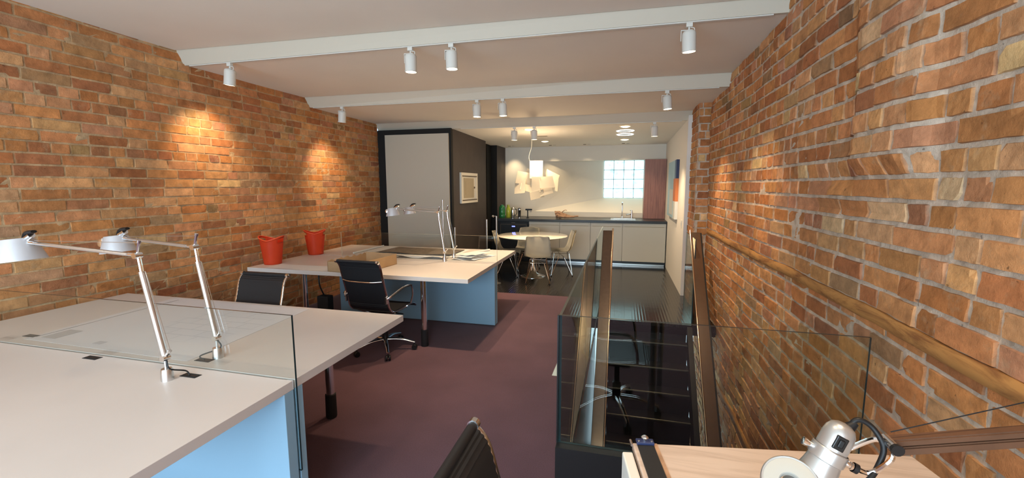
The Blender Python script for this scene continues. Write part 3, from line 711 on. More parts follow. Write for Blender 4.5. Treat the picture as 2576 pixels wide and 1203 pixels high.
# ------------------------------------------------------------------ desks
DZ = .743; DT = .042
def desk(x0, x1, y0, y1, yg, gx0, label, gl, pl):
    t = thing('bench_desk', ((x0+x1)/2, yg, 0), label, 'desk', 'white bench desks')
    b = nb(); box(b, x0, x1, y0, yg-.0075, DZ-DT, DZ, bev=.0015); fin(b, M['desk'], 'desktop', t)
    b = nb(); box(b, x0, x1, yg+.0075, y1, DZ-DT, DZ, bev=.0015); fin(b, M['desk'], 'desktop', t)
    bx('end_cap', M['deske'], (x1-.03, x1+.0004, yg-.0075, yg-.006, DZ-DT, DZ), t)
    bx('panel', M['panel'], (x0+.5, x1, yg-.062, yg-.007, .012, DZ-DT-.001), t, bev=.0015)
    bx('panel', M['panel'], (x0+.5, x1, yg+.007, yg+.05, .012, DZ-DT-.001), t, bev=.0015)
    for lx in (x1-.52, x0+.62):
        for ly in (y0+.12, y1-.12):
            b = nb(); tube(b, [(lx, ly, .17), (lx, ly, DZ-DT-.0005)], .029, 16); lg = fin(b, M['chrome'], 'leg', t, True)
            b = nb(); lathe(b, [(.034, 0), (.038, .01), (.036, .17), (.031, .175)], 16, Matrix.Translation((lx, ly, 0)), cap0=True, cap1=True); f = fin(b, M['blackm'], 'foot', lg, True, world=True)
    g = tag(bx('glass_screen', M['glass'], (gx0, x1+.012, yg-.005, yg+.005, .30, 1.047)), gl, 'glass screen', 'glass screens on the desks')
    g.data.materials.append(M['gedgel'] if pl else M['gedge'])
    for p in g.data.polygons:
        if abs(p.normal.y) < .5: p.material_index = 1
    return t
desk(-3.94, -1.425, .70, 2.57, 1.556, -3.44, 'large white bench desk in the left foreground with two lamps', 'clear glass screen dividing the foreground desk', 0)
desk(-3.93, -1.385, 3.735, 5.60, 4.672, -3.42, 'white bench desk at mid room carrying red bins and a cardboard box', 'clear glass screen dividing the farther desk', 1)
# black device on the far-left leg
tag(bx('power_box', M['blackm'], (-3.22, -3.08, 3.92, 4.02, .25, .42), bev=.012), 'small black box hung behind the left leg of the farther desk', 'power box')
b = nb(); tube(b, smoothpath([(-3.16, 3.97, .418), (-3.18, 3.93, .55), (-3.2, 3.95, .695)], 5), .008, 6); tag(fin(b, M['wire'], 'power_cable', None, True), 'black cable dropping to the box under the farther desk', 'cable')
# cable grommets
for (x, y, la) in ((-2.63, 1.475, 'left of the front lamp'), (-2.0, 1.452, 'under the cord of the front lamp'), (-2.05, 1.618, 'under the cord of the rear lamp'), (-3.37, 1.628, 'beside the left edge of the floor plan'), (-3.33, 1.47, 'at the left end of the glass screen')):
    pass
grs = [(-2.62, 1.515, 'black cable grommet in the foreground desk left of the lamps'), (-1.925, 1.475, 'black cable grommet by the nearer lamp base'), (-2.03, 1.632, 'black cable grommet by the farther lamp base of the foreground desk'), (-3.36, 1.665, 'black cable grommet beside the left edge of the floor plan'), (-3.44, 1.50, 'black cable grommet at the left frame edge of the foreground desk')]
for x, y, la in grs:
    o = tag(bx('cable_grommet', M['blackm'], (x-.045, x+.045, y-.018, y+.018, DZ, DZ+.002)), la, 'grommet', 'black cable grommets in the desk')
    bx('brush', M['black'], (x-.04, x+.04, y-.004, y+.004, DZ+.002, DZ+.003), o)

# desk lamps
def desk_lamp(base, elbow, head, rs, label, cord=None, tilt=0):
    base = Vector(base); elbow = Vector(elbow); head = Vector(head)
    t = thing('desk_lamp', base, label, 'desk lamp', 'articulated aluminium desk lamps')
    b = nb(); lathe(b, [(.026, 0), (.023, .05), (.020, .055), (.0, .056)], 20, Matrix.Translation(base), cap0=True); fin(b, M['alu'], 'base', t, True)
    j = base+Vector((0, 0, .105))
    b = nb(); tube(b, [base+Vector((0, 0, .05)), j], .007, 8); fin(b, M['alu'], 'stem', t, True)
    low = elbow + (j-elbow).normalized()*.075
    b = nb(); tube(b, [j, low], .0135, 14); fin(b, M['alu'], 'lower_arm', t, True)
    b = nb()
    lathe(b, [(0, -.016), (.014, -.016), (.014, .016), (0, .016)], 14, axis_mtx(elbow, (0, 1, 0)))
    d1 = (head-elbow).normalized()
    tube(b, smoothpath([low, elbow+(low-elbow)*.4+Vector((.004, 0, 0)), elbow, elbow+d1*.05], 4), .008, 8)
    tube(b, [elbow, elbow+Vector((.022, -.003, .062))], .006, 8)
    lathe(b, [(0, -.008), (.009, -.006), (.009, .006), (0, .008)], 10, axis_mtx(elbow+Vector((.023, -.003, .064)), (.3, 0, 1)))
    fin(b, M['chrome'], 'elbow_joint', t, True)
    b = nb(); lathe(b, [(0, -.016), (.014, -.016), (.014, .016), (0, .016)], 14, axis_mtx(j, (0, 1, 0))); tube(b, [j, j+Vector((.035, -.005, .035))], .006, 8); lathe(b, [(0, -.008), (.008, -.006), (.008, .006), (0, .008)], 10, axis_mtx(j+Vector((.037, -.005, .037)), (1, 0, 1)))
    fin(b, M['chrome'], 'base_joint', t, True)
    b = nb(); tube(b, [elbow+d1*.045, head], .011, 12, flat=.75); fin(b, M['alu'], 'upper_arm', t, True)
    b = nb(); o1 = Vector((.022, -.003, .058)); tube(b, [elbow+o1, head+Vector((0, 0, .012))], .0014, 5); tube(b, [j+Vector((.035, 0, .036)), low+Vector((.024, 0, 0))], .0014, 5); fin(b, M['steel'], 'tension_wire', t)
    # head: bracket, knob, shade
    sc = head + d1*(rs*.95) + Vector((0, 0, -.005))
    ax = Vector((-.12, 0, 1)).normalized() if tilt == 0 else Vector(tilt).normalized()
    mt = axis_mtx(sc-Vector((0, 0, rs*.95)), ax); k = rs/.1
    b = nb(); lathe(b, [(.1*k, 0), (.1*k, .004), (.064*k, .112*k), (.060*k, .114*k), (.058*k, .110*k), (.094*k, .004)], 32, mt); fin(b, M['shade'], 'shade', t, True)
    b = nb(); lathe(b, [(0, .03*k), (.026*k, .035*k), (.026*k, .09*k), (.014*k, .112*k), (0, .112*k)], 16, mt); fin(b, M['white'], 'bulb', t, True)
    kp = mt @ Vector((.05*k, -.055*k, .075*k))
    b = nb(); tube(b, [head, head+d1*.03, kp], .010, 10); lathe(b, [(0, -.012), (.026*k, -.010), (.030*k, .006), (0, .014)], 16, axis_mtx(kp, (.3, -1, .2))); fin(b, M['chrome'], 'head_bracket', t, True)
    hp = head+Vector((-.018, -.004, .035))
    b = nb(); tube(b, smoothpath([hp+Vector((-.055, 0, -.03)), hp+Vector((-.02, 0, .01)), hp+Vector((.03, 0, .02))], 4), [.006, .008, .010, .012, .014, .016, .017, .016, .012], 10, flat=.55); fin(b, M['black'], 'handle', t, True)
    b = nb(); tube(b, [hp+Vector((-.03, 0, -.018)), hp+Vector((.012, 0, .004))], .014, 10); fin(b, M['chrome'], 'handle_core', t, True)
    if cord:
        b = nb(); tube(b, smoothpath([j+Vector((.006, 0, -.01)), j+Vector((.02, 0, -.05)), Vector(cord)+Vector((-.02, -.002, .02)), cord], 6), .0035, 6); fin(b, M['wire'], 'cord', t, True)
    return t
desk_lamp((-1.985, 1.415, DZ), (-2.093, 1.42, 1.313), (-2.60, 1.345, 1.362), .090, 'aluminium desk lamp nearest the camera, in front of the glass screen', (-1.93, 1.475, DZ+.003))
desk_lamp((-1.993, 1.677, DZ), (-2.085, 1.68, 1.315), (-2.53, 1.68, 1.345), .078, 'aluminium desk lamp standing on the floor plan side of the foreground desk', (-2.03, 1.632, DZ+.003))
desk_lamp((-1.99, 4.60, DZ), (-2.062, 4.60, 1.315), (-2.56, 4.60, 1.345), .082, 'aluminium desk lamp on the farther desk, left one, head over the closet door')
desk_lamp((-1.983, 4.87, DZ), (-2.07, 4.87, 1.315), (-2.49, 4.87, 1.345), .076, 'aluminium desk lamp on the farther desk, right one behind the screen')

# papers
def sheet(name, pts, z, m, label, cat='paper', wob=.0, n=14, th=.0008, group=None):
    # pts: four corners (x,y); grid with waviness
    R = random.Random(hash(label) % 999 if False else len(label)*7); b = nb()
    c = Vector((sum(p[0] for p in pts)/4, sum(p[1] for p in pts)/4, 0))
    top = []; 
    ph = R.uniform(0, 6)
    for j in range(n+1):
        row = []
        for i in range(n+1):
            u, v = i/n, j/n
            p = Vector(pts[0])*(1-u)*(1-v)+Vector(pts[1])*u*(1-v)+Vector(pts[2])*u*v+Vector(pts[3])*(1-u)*v
            h = wob*max(0, (.5+.5*math.sin(u*9+ph)*math.cos(v*3+ph)))*(1-.8*v)
            row.append((b.verts.new((p.x-c.x, p.y-c.y, z+h-DZ+th)), b.verts.new((p.x-c.x, p.y-c.y, z+h-DZ))))
        top.append(row)
    for j in range(n):
        for i in range(n):
            b.faces.new((top[j][i][0], top[j][i+1][0], top[j+1][i+1][0], top[j+1][i][0]))
            b.faces.new((top[j][i][1], top[j+1][i][1], top[j+1][i+1][1], top[j][i+1][1]))
    rim = [top[0][i] for i in range(n)]+[top[j][n] for j in range(n)]+[top[n][n-i] for i in range(n)]+[top[n-j][0] for j in range(n)]
    for a_, c_ in zip(rim, rim[1:]+rim[:1]): b.faces.new((a_[1], c_[1], c_[0], a_[0]))
    o = fin(b, m, name, None, False); o.location = (c.x, c.y, DZ)
    return tag(o, label, cat, group)
pl = sheet('floor_plan', [(-3.34, 1.62), (-2.10, 1.60), (-2.15, 2.53), (-3.40, 2.55)], DZ+.0005, M['plan'], 'large sheet with faint printed floor plan lying on the foreground desk', 'drawing')
# title block and margin line on the plan
bx('title_block', mat('title_grey', (.48, .45, .44), .9), (-3.27, -3.16, 1.66, 1.80, DZ+.0022, DZ+.0026), pl)
bx('drawing_patch', mat('patch_grey', (.52, .50, .52), .9), (-2.86, -2.80, 1.66, 1.70, DZ+.0022, DZ+.0026), pl)
bx('margin_line', mat('line_grey', (.30, .28, .28), .9), (-3.31, -3.305, 1.66, 2.5, DZ+.0022, DZ+.0026), pl)
# aerial print and sheets on desk 2
sheet('print_backing', [(-3.33, 4.90), (-2.01, 4.87), (-2.01, 5.53), (-3.30, 5.56)], DZ+.0005, M['paper'], 'large white backing sheet under the aerial print on the farther desk', 'paper', .0)
sheet('aerial_print', [(-3.13, 4.95), (-2.06, 4.93), (-2.06, 5.46), (-3.08, 5.50)], DZ+.007, M['aerial'], 'dark brown creased aerial print spread on the farther desk', 'print', .02, 24)
b = nb(); tube(b, [(-1.99, 4.93, DZ+.0145), (-1.72, 5.50, DZ+.0145)], .013, 10); tag(fin(b, M['paper'], 'paper_roll', None, True), 'slim rolled paper lying across the right end of the aerial print', 'paper roll')
b = nb(); tube(b, [(-3.37, 4.84, DZ+.011), (-3.35, 5.54, DZ+.011)], .010, 10); tag(fin(b, M['paper'], 'paper_roll', None, True), 'slim rolled paper along the left edge of the aerial print', 'paper roll')
sheet('curled_sheet', [(-2.72, 4.69), (-2.03, 4.69), (-2.03, 4.845), (-2.68, 4.855)], DZ+.001, M['paperb'], 'bluish white curling sheet in front of the aerial print left of the lamps', 'paper', .035, 20)
ps_ = [((-1.95, 4.70), (-1.66, 4.70), (-1.52, 5.12), (-1.78, 5.16)), ((-1.93, 4.72), (-1.69, 4.73), (-1.54, 5.08), (-1.80, 5.11)), ((-1.97, 4.74), (-1.70, 4.70), (-1.60, 5.04), (-1.83, 5.08)), ((-1.92, 4.78), (-1.68, 4.80), (-1.60, 5.14), (-1.80, 5.10))]
for i, p in enumerate(ps_):
    sheet('loose_sheet', p, DZ+.002+.0135*i, M['paperb'] if i % 2 == 0 else M['paper'], ['bottom sheet', 'second sheet from the bottom', 'third sheet from the bottom', 'top sheet'][i]+' of the curled paper pile right of the far lamps', 'paper', .0125, 14, group='curled sheets beside the far desk lamps')
# cardboard box
bc = Vector((-2.68, 4.02, DZ)); cb = thing('cardboard_box', bc, 'open low brown cardboard tray with torn rim on the farther desk', 'box')
b = nb(); w, l, h = .21, .30, .115; tt = .005; Rb = random.Random(5)
rot = Matrix.Rotation(math.radians(-6), 4, 'Z')
def torn(p0, p1, hgt, n, j):
    p0, p1 = Vector(p0), Vector(p1); d = (p1-p0).normalized(); nn = Vector((-d.y, d.x, 0))*tt
    prev = None
    for i in range(n+1):
        p = p0+(p1-p0)*i/n; hh = hgt+(Rb.uniform(-j, j) if 0 < i < n else 0)
        cur = [b.verts.new(v) for v in (p, p+nn, p+nn+Vector((0, 0, hh)), p+Vector((0, 0, hh)))]
        if prev:
            for k in range(4): b.faces.new((prev[k], prev[(k+1) % 4], cur[(k+1) % 4], cur[k]))
        else: b.faces.new(cur)
        prev = cur
    b.faces.new(prev[::-1])
torn((-w, -l, 0), (w, -l, 0), h*.9, 14, .006); torn((w, -l, 0), (w, l, 0), h, 1, 0); torn((w, l, 0), (-w, l, 0), h*1.05, 10, .003); torn((-w, l, 0), (-w, -l, 0), h*.95, 18, .012)
box(b, -w, w, -l, l, 0.001, .006)
bmesh.ops.transform(b, matrix=Matrix.Translation(bc) @ rot, verts=b.verts); fin(b, M['card'], 'tray', cb)
for i in range(3):
    b = nb(); tube(b, [Vector((-.12+.06*i, -.24, .022+.012*i)), Vector((-.02+.07*i, .2, .022+.012*i))], .014, 10); bmesh.ops.transform(b, matrix=Matrix.Translation(bc) @ rot, verts=b.verts)
    tag(fin(b, M['paper'], 'paper_roll', None, True), ['left', 'middle', 'right'][i]+' small paper roll lying in the cardboard tray', 'paper roll', 'paper rolls in the cardboard tray')
# thin sheets at the front-left edge of desk 2
sheet('blank_sheet', [(-3.72, 3.76), (-2.85, 3.75), (-2.85, 4.0), (-3.70, 3.98)], DZ+.0006, M['paper'], 'blank white sheet along the front edge of the farther desk', 'paper', .002)

# red waste bins with two handle holes
def bin_(loc, rz, label):
    t = thing('waste_bin', loc, label, 'waste bin', 'red plastic bins on the desk', rz)
    bm = nb(); seg = 48; nr = 16; rings = []
    H = .30
    for j in range(nr+1):
        v = j/nr; ring = []
        for k in range(seg):
            a = 2*PI*k/seg
            r = .090+.034*v+.006*v**4
            rim = H*(1 + v**3*(-.10+.14*abs(math.cos(a))**1.5))
            z = (rim if False else H*v + v**3*H*(-.10+.15*abs(math.cos(a))**1.5)*1.0)
            dent = -.014*max(0, math.cos(a*2+PI))*v**2
            ring.append(bm.verts.new(((r+dent)*math.cos(a), (r+dent*.8)*math.sin(a)*(1-.08*v), z)))
        rings.append(ring)
    for j in range(nr):
        for k in range(seg):
            ang = (2*PI*(k+.5)/seg); v = (j+.5)/nr
            # handle holes at the two raised ends
            if .80 < v < .93 and abs(math.cos(ang)) > .80: continue
            bm.faces.new((rings[j][k], rings[j][(k+1) % seg], rings[j+1][(k+1) % seg], rings[j+1][k]))
    bm.faces.new(rings[0][::-1])
    bmesh.ops.solidify(bm, geom=bm.faces[:], thickness=.004)
    zmin = min(v.co.z for v in bm.verts); bmesh.ops.translate(bm, verts=bm.verts, vec=(0, 0, -zmin))
    o = fin(bm, M['plast'], 'body', t, 'full', world=False)
    bm = nb(); pts = []
    for k in range(seg):
        a = 2*PI*k/seg; r = .130; dent = -.014*max(0, math.cos(a*2+PI))
        pts.append(Vector(((r+dent)*math.cos(a), (r+dent*.8)*math.sin(a)*.92, H+H*(-.10+.15*abs(math.cos(a))**1.5)+.002)))
    tube(bm, pts, .0055, 8, closed=True); fin(bm, M['plast'], 'rim', t, 'full', world=False)
    return t
bin_((-3.83, 3.99, DZ), math.radians(18), 'red plastic waste bin at the front left corner of the farther desk')
bin_((-3.83, 4.70, DZ), math.radians(40), 'red plastic waste bin farther back along the brick wall, on the farther desk')

# ------------------------------------------------------------------ office chairs
def office_chair(loc, rz, label, dz=0.0):
    t = thing('office_chair', loc, label, 'office chair', 'black ribbed office chairs', rz)
    def F(bm, m, n, p, sm=True): return fin(bm, m, n, p, sm, world=False)
    prof = smoothpath([(-.385, .955+dz), (-.345, .905+dz), (-.315, .80+dz), (-.272, .66+dz), (-.245, .56+dz), (-.225, .50+dz), (-.17, .455+dz), (-.05, .445+dz), (.12, .455+dz), (.20, .445+dz), (.235, .415+dz)], 8)
    prof = [(p[0], p[1]) for p in [(v.x, v.y) for v in [Vector((a[0], a[1], 0)) for a in prof]]]
    hw = .205
    def sling(i0, i1, name):
        bm = nb(); rows = []
        for i in range(i0, i1+1):
            y, z = prof[i]; a = prof[max(i-1, 0)]; c = prof[min(i+1, len(prof)-1)]
            n = Vector((0, -(c[1]-a[1]), c[0]-a[0])).normalized()
            rib = .0032*abs(math.sin(PI*i/2.0+.01)) if i % 2 else 0
            row = []
            for s in (1, -1):
                for x in [(-hw+2*hw*k/8) for k in range(9)][::s]:
                    sag = .006*(1-(x/hw)**2)
                    p = Vector((x, y, z)) + n*(s*(.005+rib)) + n*sag*-1
                    row.append(bm.verts.new(p))
            rows.append(row)
        m = len(rows[0])
        for a, c in zip(rows, rows[1:]):
            for k in range(m): bm.faces.new((a[k], a[(k+1) % m], c[(k+1) % m], c[k]))
        bm.faces.new(rows[0]); bm.faces.new(rows[-1][::-1])
        return F(bm, M['fabric'], name, t)
    cut = 44
    sling(0, cut, 'backrest'); sling(cut+1, len(prof)-1, 'seat')
    for s in (-1, 1):
        bm = nb(); tube(bm, [(s*(hw+.008), p[0], p[1]) for p in prof[::2]], .0105, 8, flat=.8); F(bm, M['chrome'], 'side_rail', t)
        bm = nb(); lathe(bm, [(0, -.012), (.017, -.010), (.017, .010), (0, .012)], 12, axis_mtx((s*(hw+.008), prof[0][0], prof[0][1]), (1, 0, 0))); F(bm, M['chrome'], 'end_cap', t)
    bm = nb(); y, z = prof[0]; tube(bm, [(-hw, y, z), (hw, y, z)], .014, 10); F(bm, M['fabric'], 'top_roll', t)
    bm = nb(); tube(bm, smoothpath([(-hw, -.318, .77+dz), (-.1, -.35, .765+dz), (.1, -.35, .765+dz), (hw, -.318, .77+dz)], 4), .008, 8); F(bm, M['chrome'], 'back_stretcher', t)
    bm = nb(); tube(bm, smoothpath([(-hw, -.13, .44+dz), (0, -.10, .40+dz), (hw, -.13, .44+dz)], 4), .012, 8); F(bm, M['chrome'], 'seat_stretcher', t)
    bm = nb(); tube(bm, smoothpath([(-hw, .1, .44+dz), (0, .07, .40+dz), (hw, .1, .44+dz)], 4), .012, 8); F(bm, M['chrome'], 'seat_stretcher', t)
    for s in (-1, 1):
        ar = smoothpath([(s*.222, -.275, .60+dz), (s*.255, -.235, .63+dz), (s*.268, -.10, .665+dz), (s*.268, .03, .668+dz), (s*.262, .09, .645+dz), (s*.25, .12, .56+dz), (s*.222, .13, .47+dz)], 5)
        bm = nb(); tube(bm, ar, .0095, 8, flat=1.2); a = F(bm, M['chrome'], 'armrest', t)
        bm = nb(); tube(bm, ar[4:19], .015, 8, flat=.6); p = fin(bm, M['fabric'], 'arm_pad', a, True, world=False)
        bm = nb(); box(bm, s*.214-.007, s*.214+.007, -.285, -.255, .555+dz, .625+dz, bev=.003); F(bm, M['chrome'], 'arm_bracket', t, False)
    bm = nb(); box(bm, -.09, .09, -.11, .09, .365+dz, .405+dz, bev=.012); F(bm, M['black'], 'tilt_mechanism', t, False)
    bm = nb(); tube(bm, [(.09, .02, .385+dz), (.2, .02, .38+dz)], .006, 8); F(bm, M['black'], 'lever', t)
    bm = nb(); lathe(bm, [(.030, .09), (.030, .22), (.018, .23), (.018, .37+dz)], 16, cap0=True, cap1=True); F(bm, M['black'], 'gas_column', t)
    bm = nb(); ends = []
    for k in range(5):
        a = 2*PI*k/5+.35; d = Vector((math.cos(a), math.sin(a), 0))
        tube(bm, smoothpath([d*.02+Vector((0, 0, .115)), d*.15+Vector((0, 0, .112)), d*.29+Vector((0, 0, .075))], 4), [.022, .021, .02, .019, .018, .016, .014, .013, .012], 10, flat=.7); ends.append(d*.285)
    st_ = F(bm, M['chrome'], 'star_base', t)
    for e in ends:
        bm = nb(); s = Vector((-e.y, e.x, 0)).normalized()
        for q_ in (-1, 1): lathe(bm, [(0, -.009), (.024, -.009), (.027, -.004), (.027, .004), (.024, .009), (0, .009)], 16, axis_mtx(e+s*.014*q_+Vector((0, 0, .027)), s))
        tube(bm, [e+Vector((0, 0, .03)), e+Vector((0, 0, .08))], .006, 6); fin(bm, M['black'], 'caster', st_, True, world=False)
    return t
office_chair((-2.235, 3.66, 0), math.radians(-3), 'black ribbed office chair with chrome arms pulled up to the farther desk')
office_chair((-2.73, 2.37, 0), math.radians(180), 'black ribbed office chair half hidden behind the foreground desk', dz=-.03)
office_chair((.0, .855, 0), math.radians(-90), 'black office chair back rising at the bottom edge of the view', dz=.0)

# ------------------------------------------------------------------ stair, guard and rails
b = nb(); ny, nz = [5.19, 5.06, 4.89, 4.73, 4.595], [0, -.20, -.431, -.645, -.885]
stp = [(5.06, -.20), (4.893, -.43), (4.735, -.65), (4.59, -.885)]
for i in range(5, 10): stp.append((stp[-1][0]-.155, stp[-1][1]-.232))
sr = thing('staircase', (.35, 5.0, -2.4), 'glossy black steep staircase going down between the polished rails', 'staircase')
for i, (y, z) in enumerate(stp):
    back = SY if i == 0 else stp[i-1][0]+.02
    tr = nb(); box(tr, -.10, .775, y, back+.10, z-.035, z, bev=.006); o = fin(tr, M['stair'], 'tread', sr)
    tr = nb(); tube(tr, [(-.095, y+.004, z-.004), (.77, y+.004, z-.006)], .0115, 8); fin(tr, mat('nosing_%d' % i, (.05, .048, .044), .32, .6) if i == 0 else bpy.data.materials['nosing_0'], 'nosing', o, True)
    bx('riser', M['stair'], (-.10, .775, back+.0, back+.015, z-.001, (0 if i == 0 else stp[i-1][1])-.035), sr)
for x0, x1 in ((-.15, -.10), (.775, .83)):
    b = nb(); hexa(b, ((x0, 5.17, -.25), (x1, 5.17, -.25), (x1, 3.66, -2.39), (x0, 3.66, -2.39)), ((x0, 5.17, -.012), (x1, 5.17, -.012), (x1, 3.50, -1.9), (x0, 3.50, -1.9)))
    fin(b, M['stair'], 'stringer', sr)
def rail(xa, xb, side, label):
    # flat inclined metal cap with a raised round bar on the stair side
    top = Vector((0, 5.56, 1.045)); bot = Vector((0, 3.35, -1.44)); dr = (bot-top).normalized(); n = Vector((0, -dr.z, dr.y))
    if n.z < 0: n = -n
    t = None; th = .012
    b = nb(); hexa(b, [Vector((x, 0, 0))+v for x, v in ((xa, top), (xb, top), (xb, bot), (xa, bot))], [Vector((x, 0, 0))+v+n*th for x, v in ((xa, top), (xb, top), (xb, bot), (xa, bot))])
    t = fin(b, M['bronze'], 'handrail', sr); t['label'] = label
    # skirt below the plate
    xe = xb if side < 0 else xa
    b = nb(); tube(b, [Vector((xe+side*-.008, 0, 0))+top-dr*.03+n*.010, Vector((xe+side*-.008, 0, 0))+bot+n*.010], .010, 12); fin(b, M['bronzel'], 'round_bar', t, True)
    # dark return on the far side
    xo = xa if side < 0 else xb
    b = nb(); o1, o2 = (xo-.004, xo) if side < 0 else (xo, xo+.018)
    hexa(b, [Vector((x, 0, 0))+v-n*.06 for x, v in ((o1, top), (o2, top), (o2, bot), (o1, bot))], [Vector((x, 0, 0))+v+n*.006 for x, v in ((o1, top), (o2, top), (o2, bot), (o1, bot))]); fin(b, M['black'], 'edge_return', t)
    # posts down to the floor / tread
    for yy in (5.45, 4.2):
        k = (yy-top.y)/dr.y; p = top+dr*k; zb = 0.001 if yy > SY else -2.39
        xx = (xa+xb)/2
        bx('post', M['bronze'] if yy > SY else M['black'], (xx-.02, xx+.02, yy-.006, yy+.006, zb, p.z-.002), t)
    return t
rail(-.218, -.108, -1, 'flat sloping polished handrail on the left side of the stair')
rail(.822, .925, 1, 'flat sloping polished handrail on the right side along the brick wall')
# small glass under the right rail at the top
def pane(name, dims, par, edgecol='gedge', axis='x', m='glassg'):
    g = bx(name, M[m], dims, par); g.data.materials.append(M[edgecol])
    for p in g.data.polygons:
        if abs(getattr(p.normal, axis)) < .5: p.material_index = 1
    return g
rg = pane('glass_fin', (.838, .848, 5.30, 6.02, .001, 1.0), sr)
# glass guard
gg = thing('glass_guard', (GX, GY0, 0), 'frameless glass guard round the stair opening on a black plinth', 'glass guard')
pane('side_glass', (GX-.006, GX+.006, GY0+.006, 3.49, .002, 1.02), gg); pane('side_glass', (GX-.006, GX+.006, 3.50, 4.94, .002, 1.02), gg); pane('side_glass', (GX-.006, GX+.006, 4.95, GY1, .002, 1.02), gg, 'gedgel')
pane('front_glass', (GX-.006, .972, GY0-.006, GY0+.006, .386, 1.02), gg, 'gedge', 'y')
bx('plinth', M['black'], (GX-.012, .972, GY0-.05, GY0+.012, .0005, .385), gg)
bx('side_shoe', M['black'], (GX-.012, GX+.008, GY0+.013, GY1, .0012, .03), gg)
bx('corner_strip', M['black'], (GX-.013, GX-.0065, GY0-.013, GY0+.01, .386, 1.021), gg)
# white card standing behind the guard
cc = nb(); hexa(cc, ((GX-.045, 1.98, 0.70), (GX-.0135, 1.98, .70), (GX-.0135, 2.04, .70), (GX-.045, 2.04, .70)), ((GX-.016, 1.985, .775), (GX-.0135, 1.985, .775), (GX-.0135, 2.03, .775), (GX-.016, 2.03, .775)))
fin(cc, M['tan'], 'card_holder', gg)

# ------------------------------------------------------------------ dining table and shell chairs
tb = thing('dining_table', (-1.525, 7.45, 0), 'round glossy white dining table on a chrome pedestal', 'dining table')
b = nb(); lathe(b, [(0, .725), (.55, .725), (.600, .735), (.62, .748), (.615, .752), (0, .752)], 64); bmesh.ops.translate(b, verts=b.verts, vec=(0, 0, -.012)); fin(b, M['tabletop'], 'tabletop', tb, True, world=False)
b = nb(); lathe(b, [(.10, .71), (.05, .66), (.028, .55), (.024, .35), (.035, .18), (.08, .07), (.16, .03), (.225, .012), (.235, 0)], 40, cap0=True, cap1=True); fin(b, M['chrome'], 'pedestal', tb, 'full', world=False)
def shell_chair(loc, rz, label):
    t = thing('shell_chair', loc, label, 'dining chair', 'white shell chairs round the table', rz)
    # shell: grid over profile; faces +y
    prof = smoothpath([(.23, .405), (.20, .435), (.10, .435), (-.02, .425), (-.13, .435), (-.19, .49), (-.225, .60), (-.25, .71), (-.272, .785), (-.285, .812)], 6)
    n = len(prof); bm = nb(); rows = []
    for i, p in enumerate(prof):
        s = i/(n-1)
        if s < .5: w = .205+.03*math.sin(s*2*PI*.5); 
        else: w = .235 - .062*((s-.5)/.5)**1.1
        if i < 2: w *= .82+.09*i
        if i > n-6: w *= [1, .96, .89, .79, .64, .40][min(5, i-(n-6))]
        row = []
        for k in range(13):
            u = -1+2*k/12; x = w*math.sin(u*PI/2) if False else w*u
            lift = .045*abs(u)**2.6
            if s < .45: q_ = Vector((x, p.x, p.y+lift*(.35+s)))
            else: q_ = Vector((x, p.x+lift*1.5*(1-.5*(s-.5)), p.y+lift*.35*(1-s)))
            row.append(bm.verts.new(q_))
        rows.append(row)
    for a, c in zip(rows, rows[1:]):
        for k in range(12): bm.faces.new((a[k], a[k+1], c[k+1], c[k]))
    bmesh.ops.solidify(bm, geom=bm.faces[:], thickness=.006); fin(bm, M['shell'], 'seat_shell', t, 'full', world=False)
    # wire base
    bm = nb(); r = .0055
    tube(bm, [(-.13, .14, .405), (.13, .14, .405), (.13, -.13, .405), (-.13, -.13, .405)], r, 6, closed=True)
    for sy in (.10, -.09): tube(bm, [(-.13, sy*.6, .33), (.13, sy*.6, .33)], r*.9, 6)
    tube(bm, [(-.08, .05, .41), (.08, -.05, .33)], r*.8, 6); tube(bm, [(.08, .05, .41), (-.08, -.05, .33)], r*.8, 6)
    fin(bm, M['chrome'], 'wire_frame', t, True, world=False)
    for sx in (-1, 1):
        for sy in (-1, 1):
            ft = Vector((sx*.20, sy*.19-.0, .008)); bm = nb()
            tube(bm, [(sx*.13, sy*.135, .405), ft], r*1.2, 6); tube(bm, [(sx*.10, sy*.05, .33), ft+Vector((0, 0, .004))], r, 6)
            lg = fin(bm, M['chrome'], 'leg', t, True, world=False)
            bm = nb(); lathe(bm, [(.012, 0), (.012, .012), (.006, .02)], 10, Matrix.Translation((ft.x, ft.y, 0)), cap0=True, cap1=True); fin(bm, M['blackm'], 'foot', lg, True, world=False)
    return t
ch0 = shell_chair((-1.335, 7.0, 0), math.radians(8), 'white shell chair on wire legs, seen from behind in front of the round table')
def dupc(loc, rz, la):
    c = copy_tree(ch0); c.location = loc; c.rotation_euler = (0, 0, rz); c['label'] = la; return c
dupc((-1.98, 7.42, 0), math.radians(-80), 'white shell chair at the left side of the round table, next to the desk')
dupc((-1.06, 7.74, 0), math.radians(105), 'white shell chair at the right side of the round table')
dupc((-1.72, 7.98, 0), math.radians(185), 'white shell chair on the far side of the round table by the wine fridge')

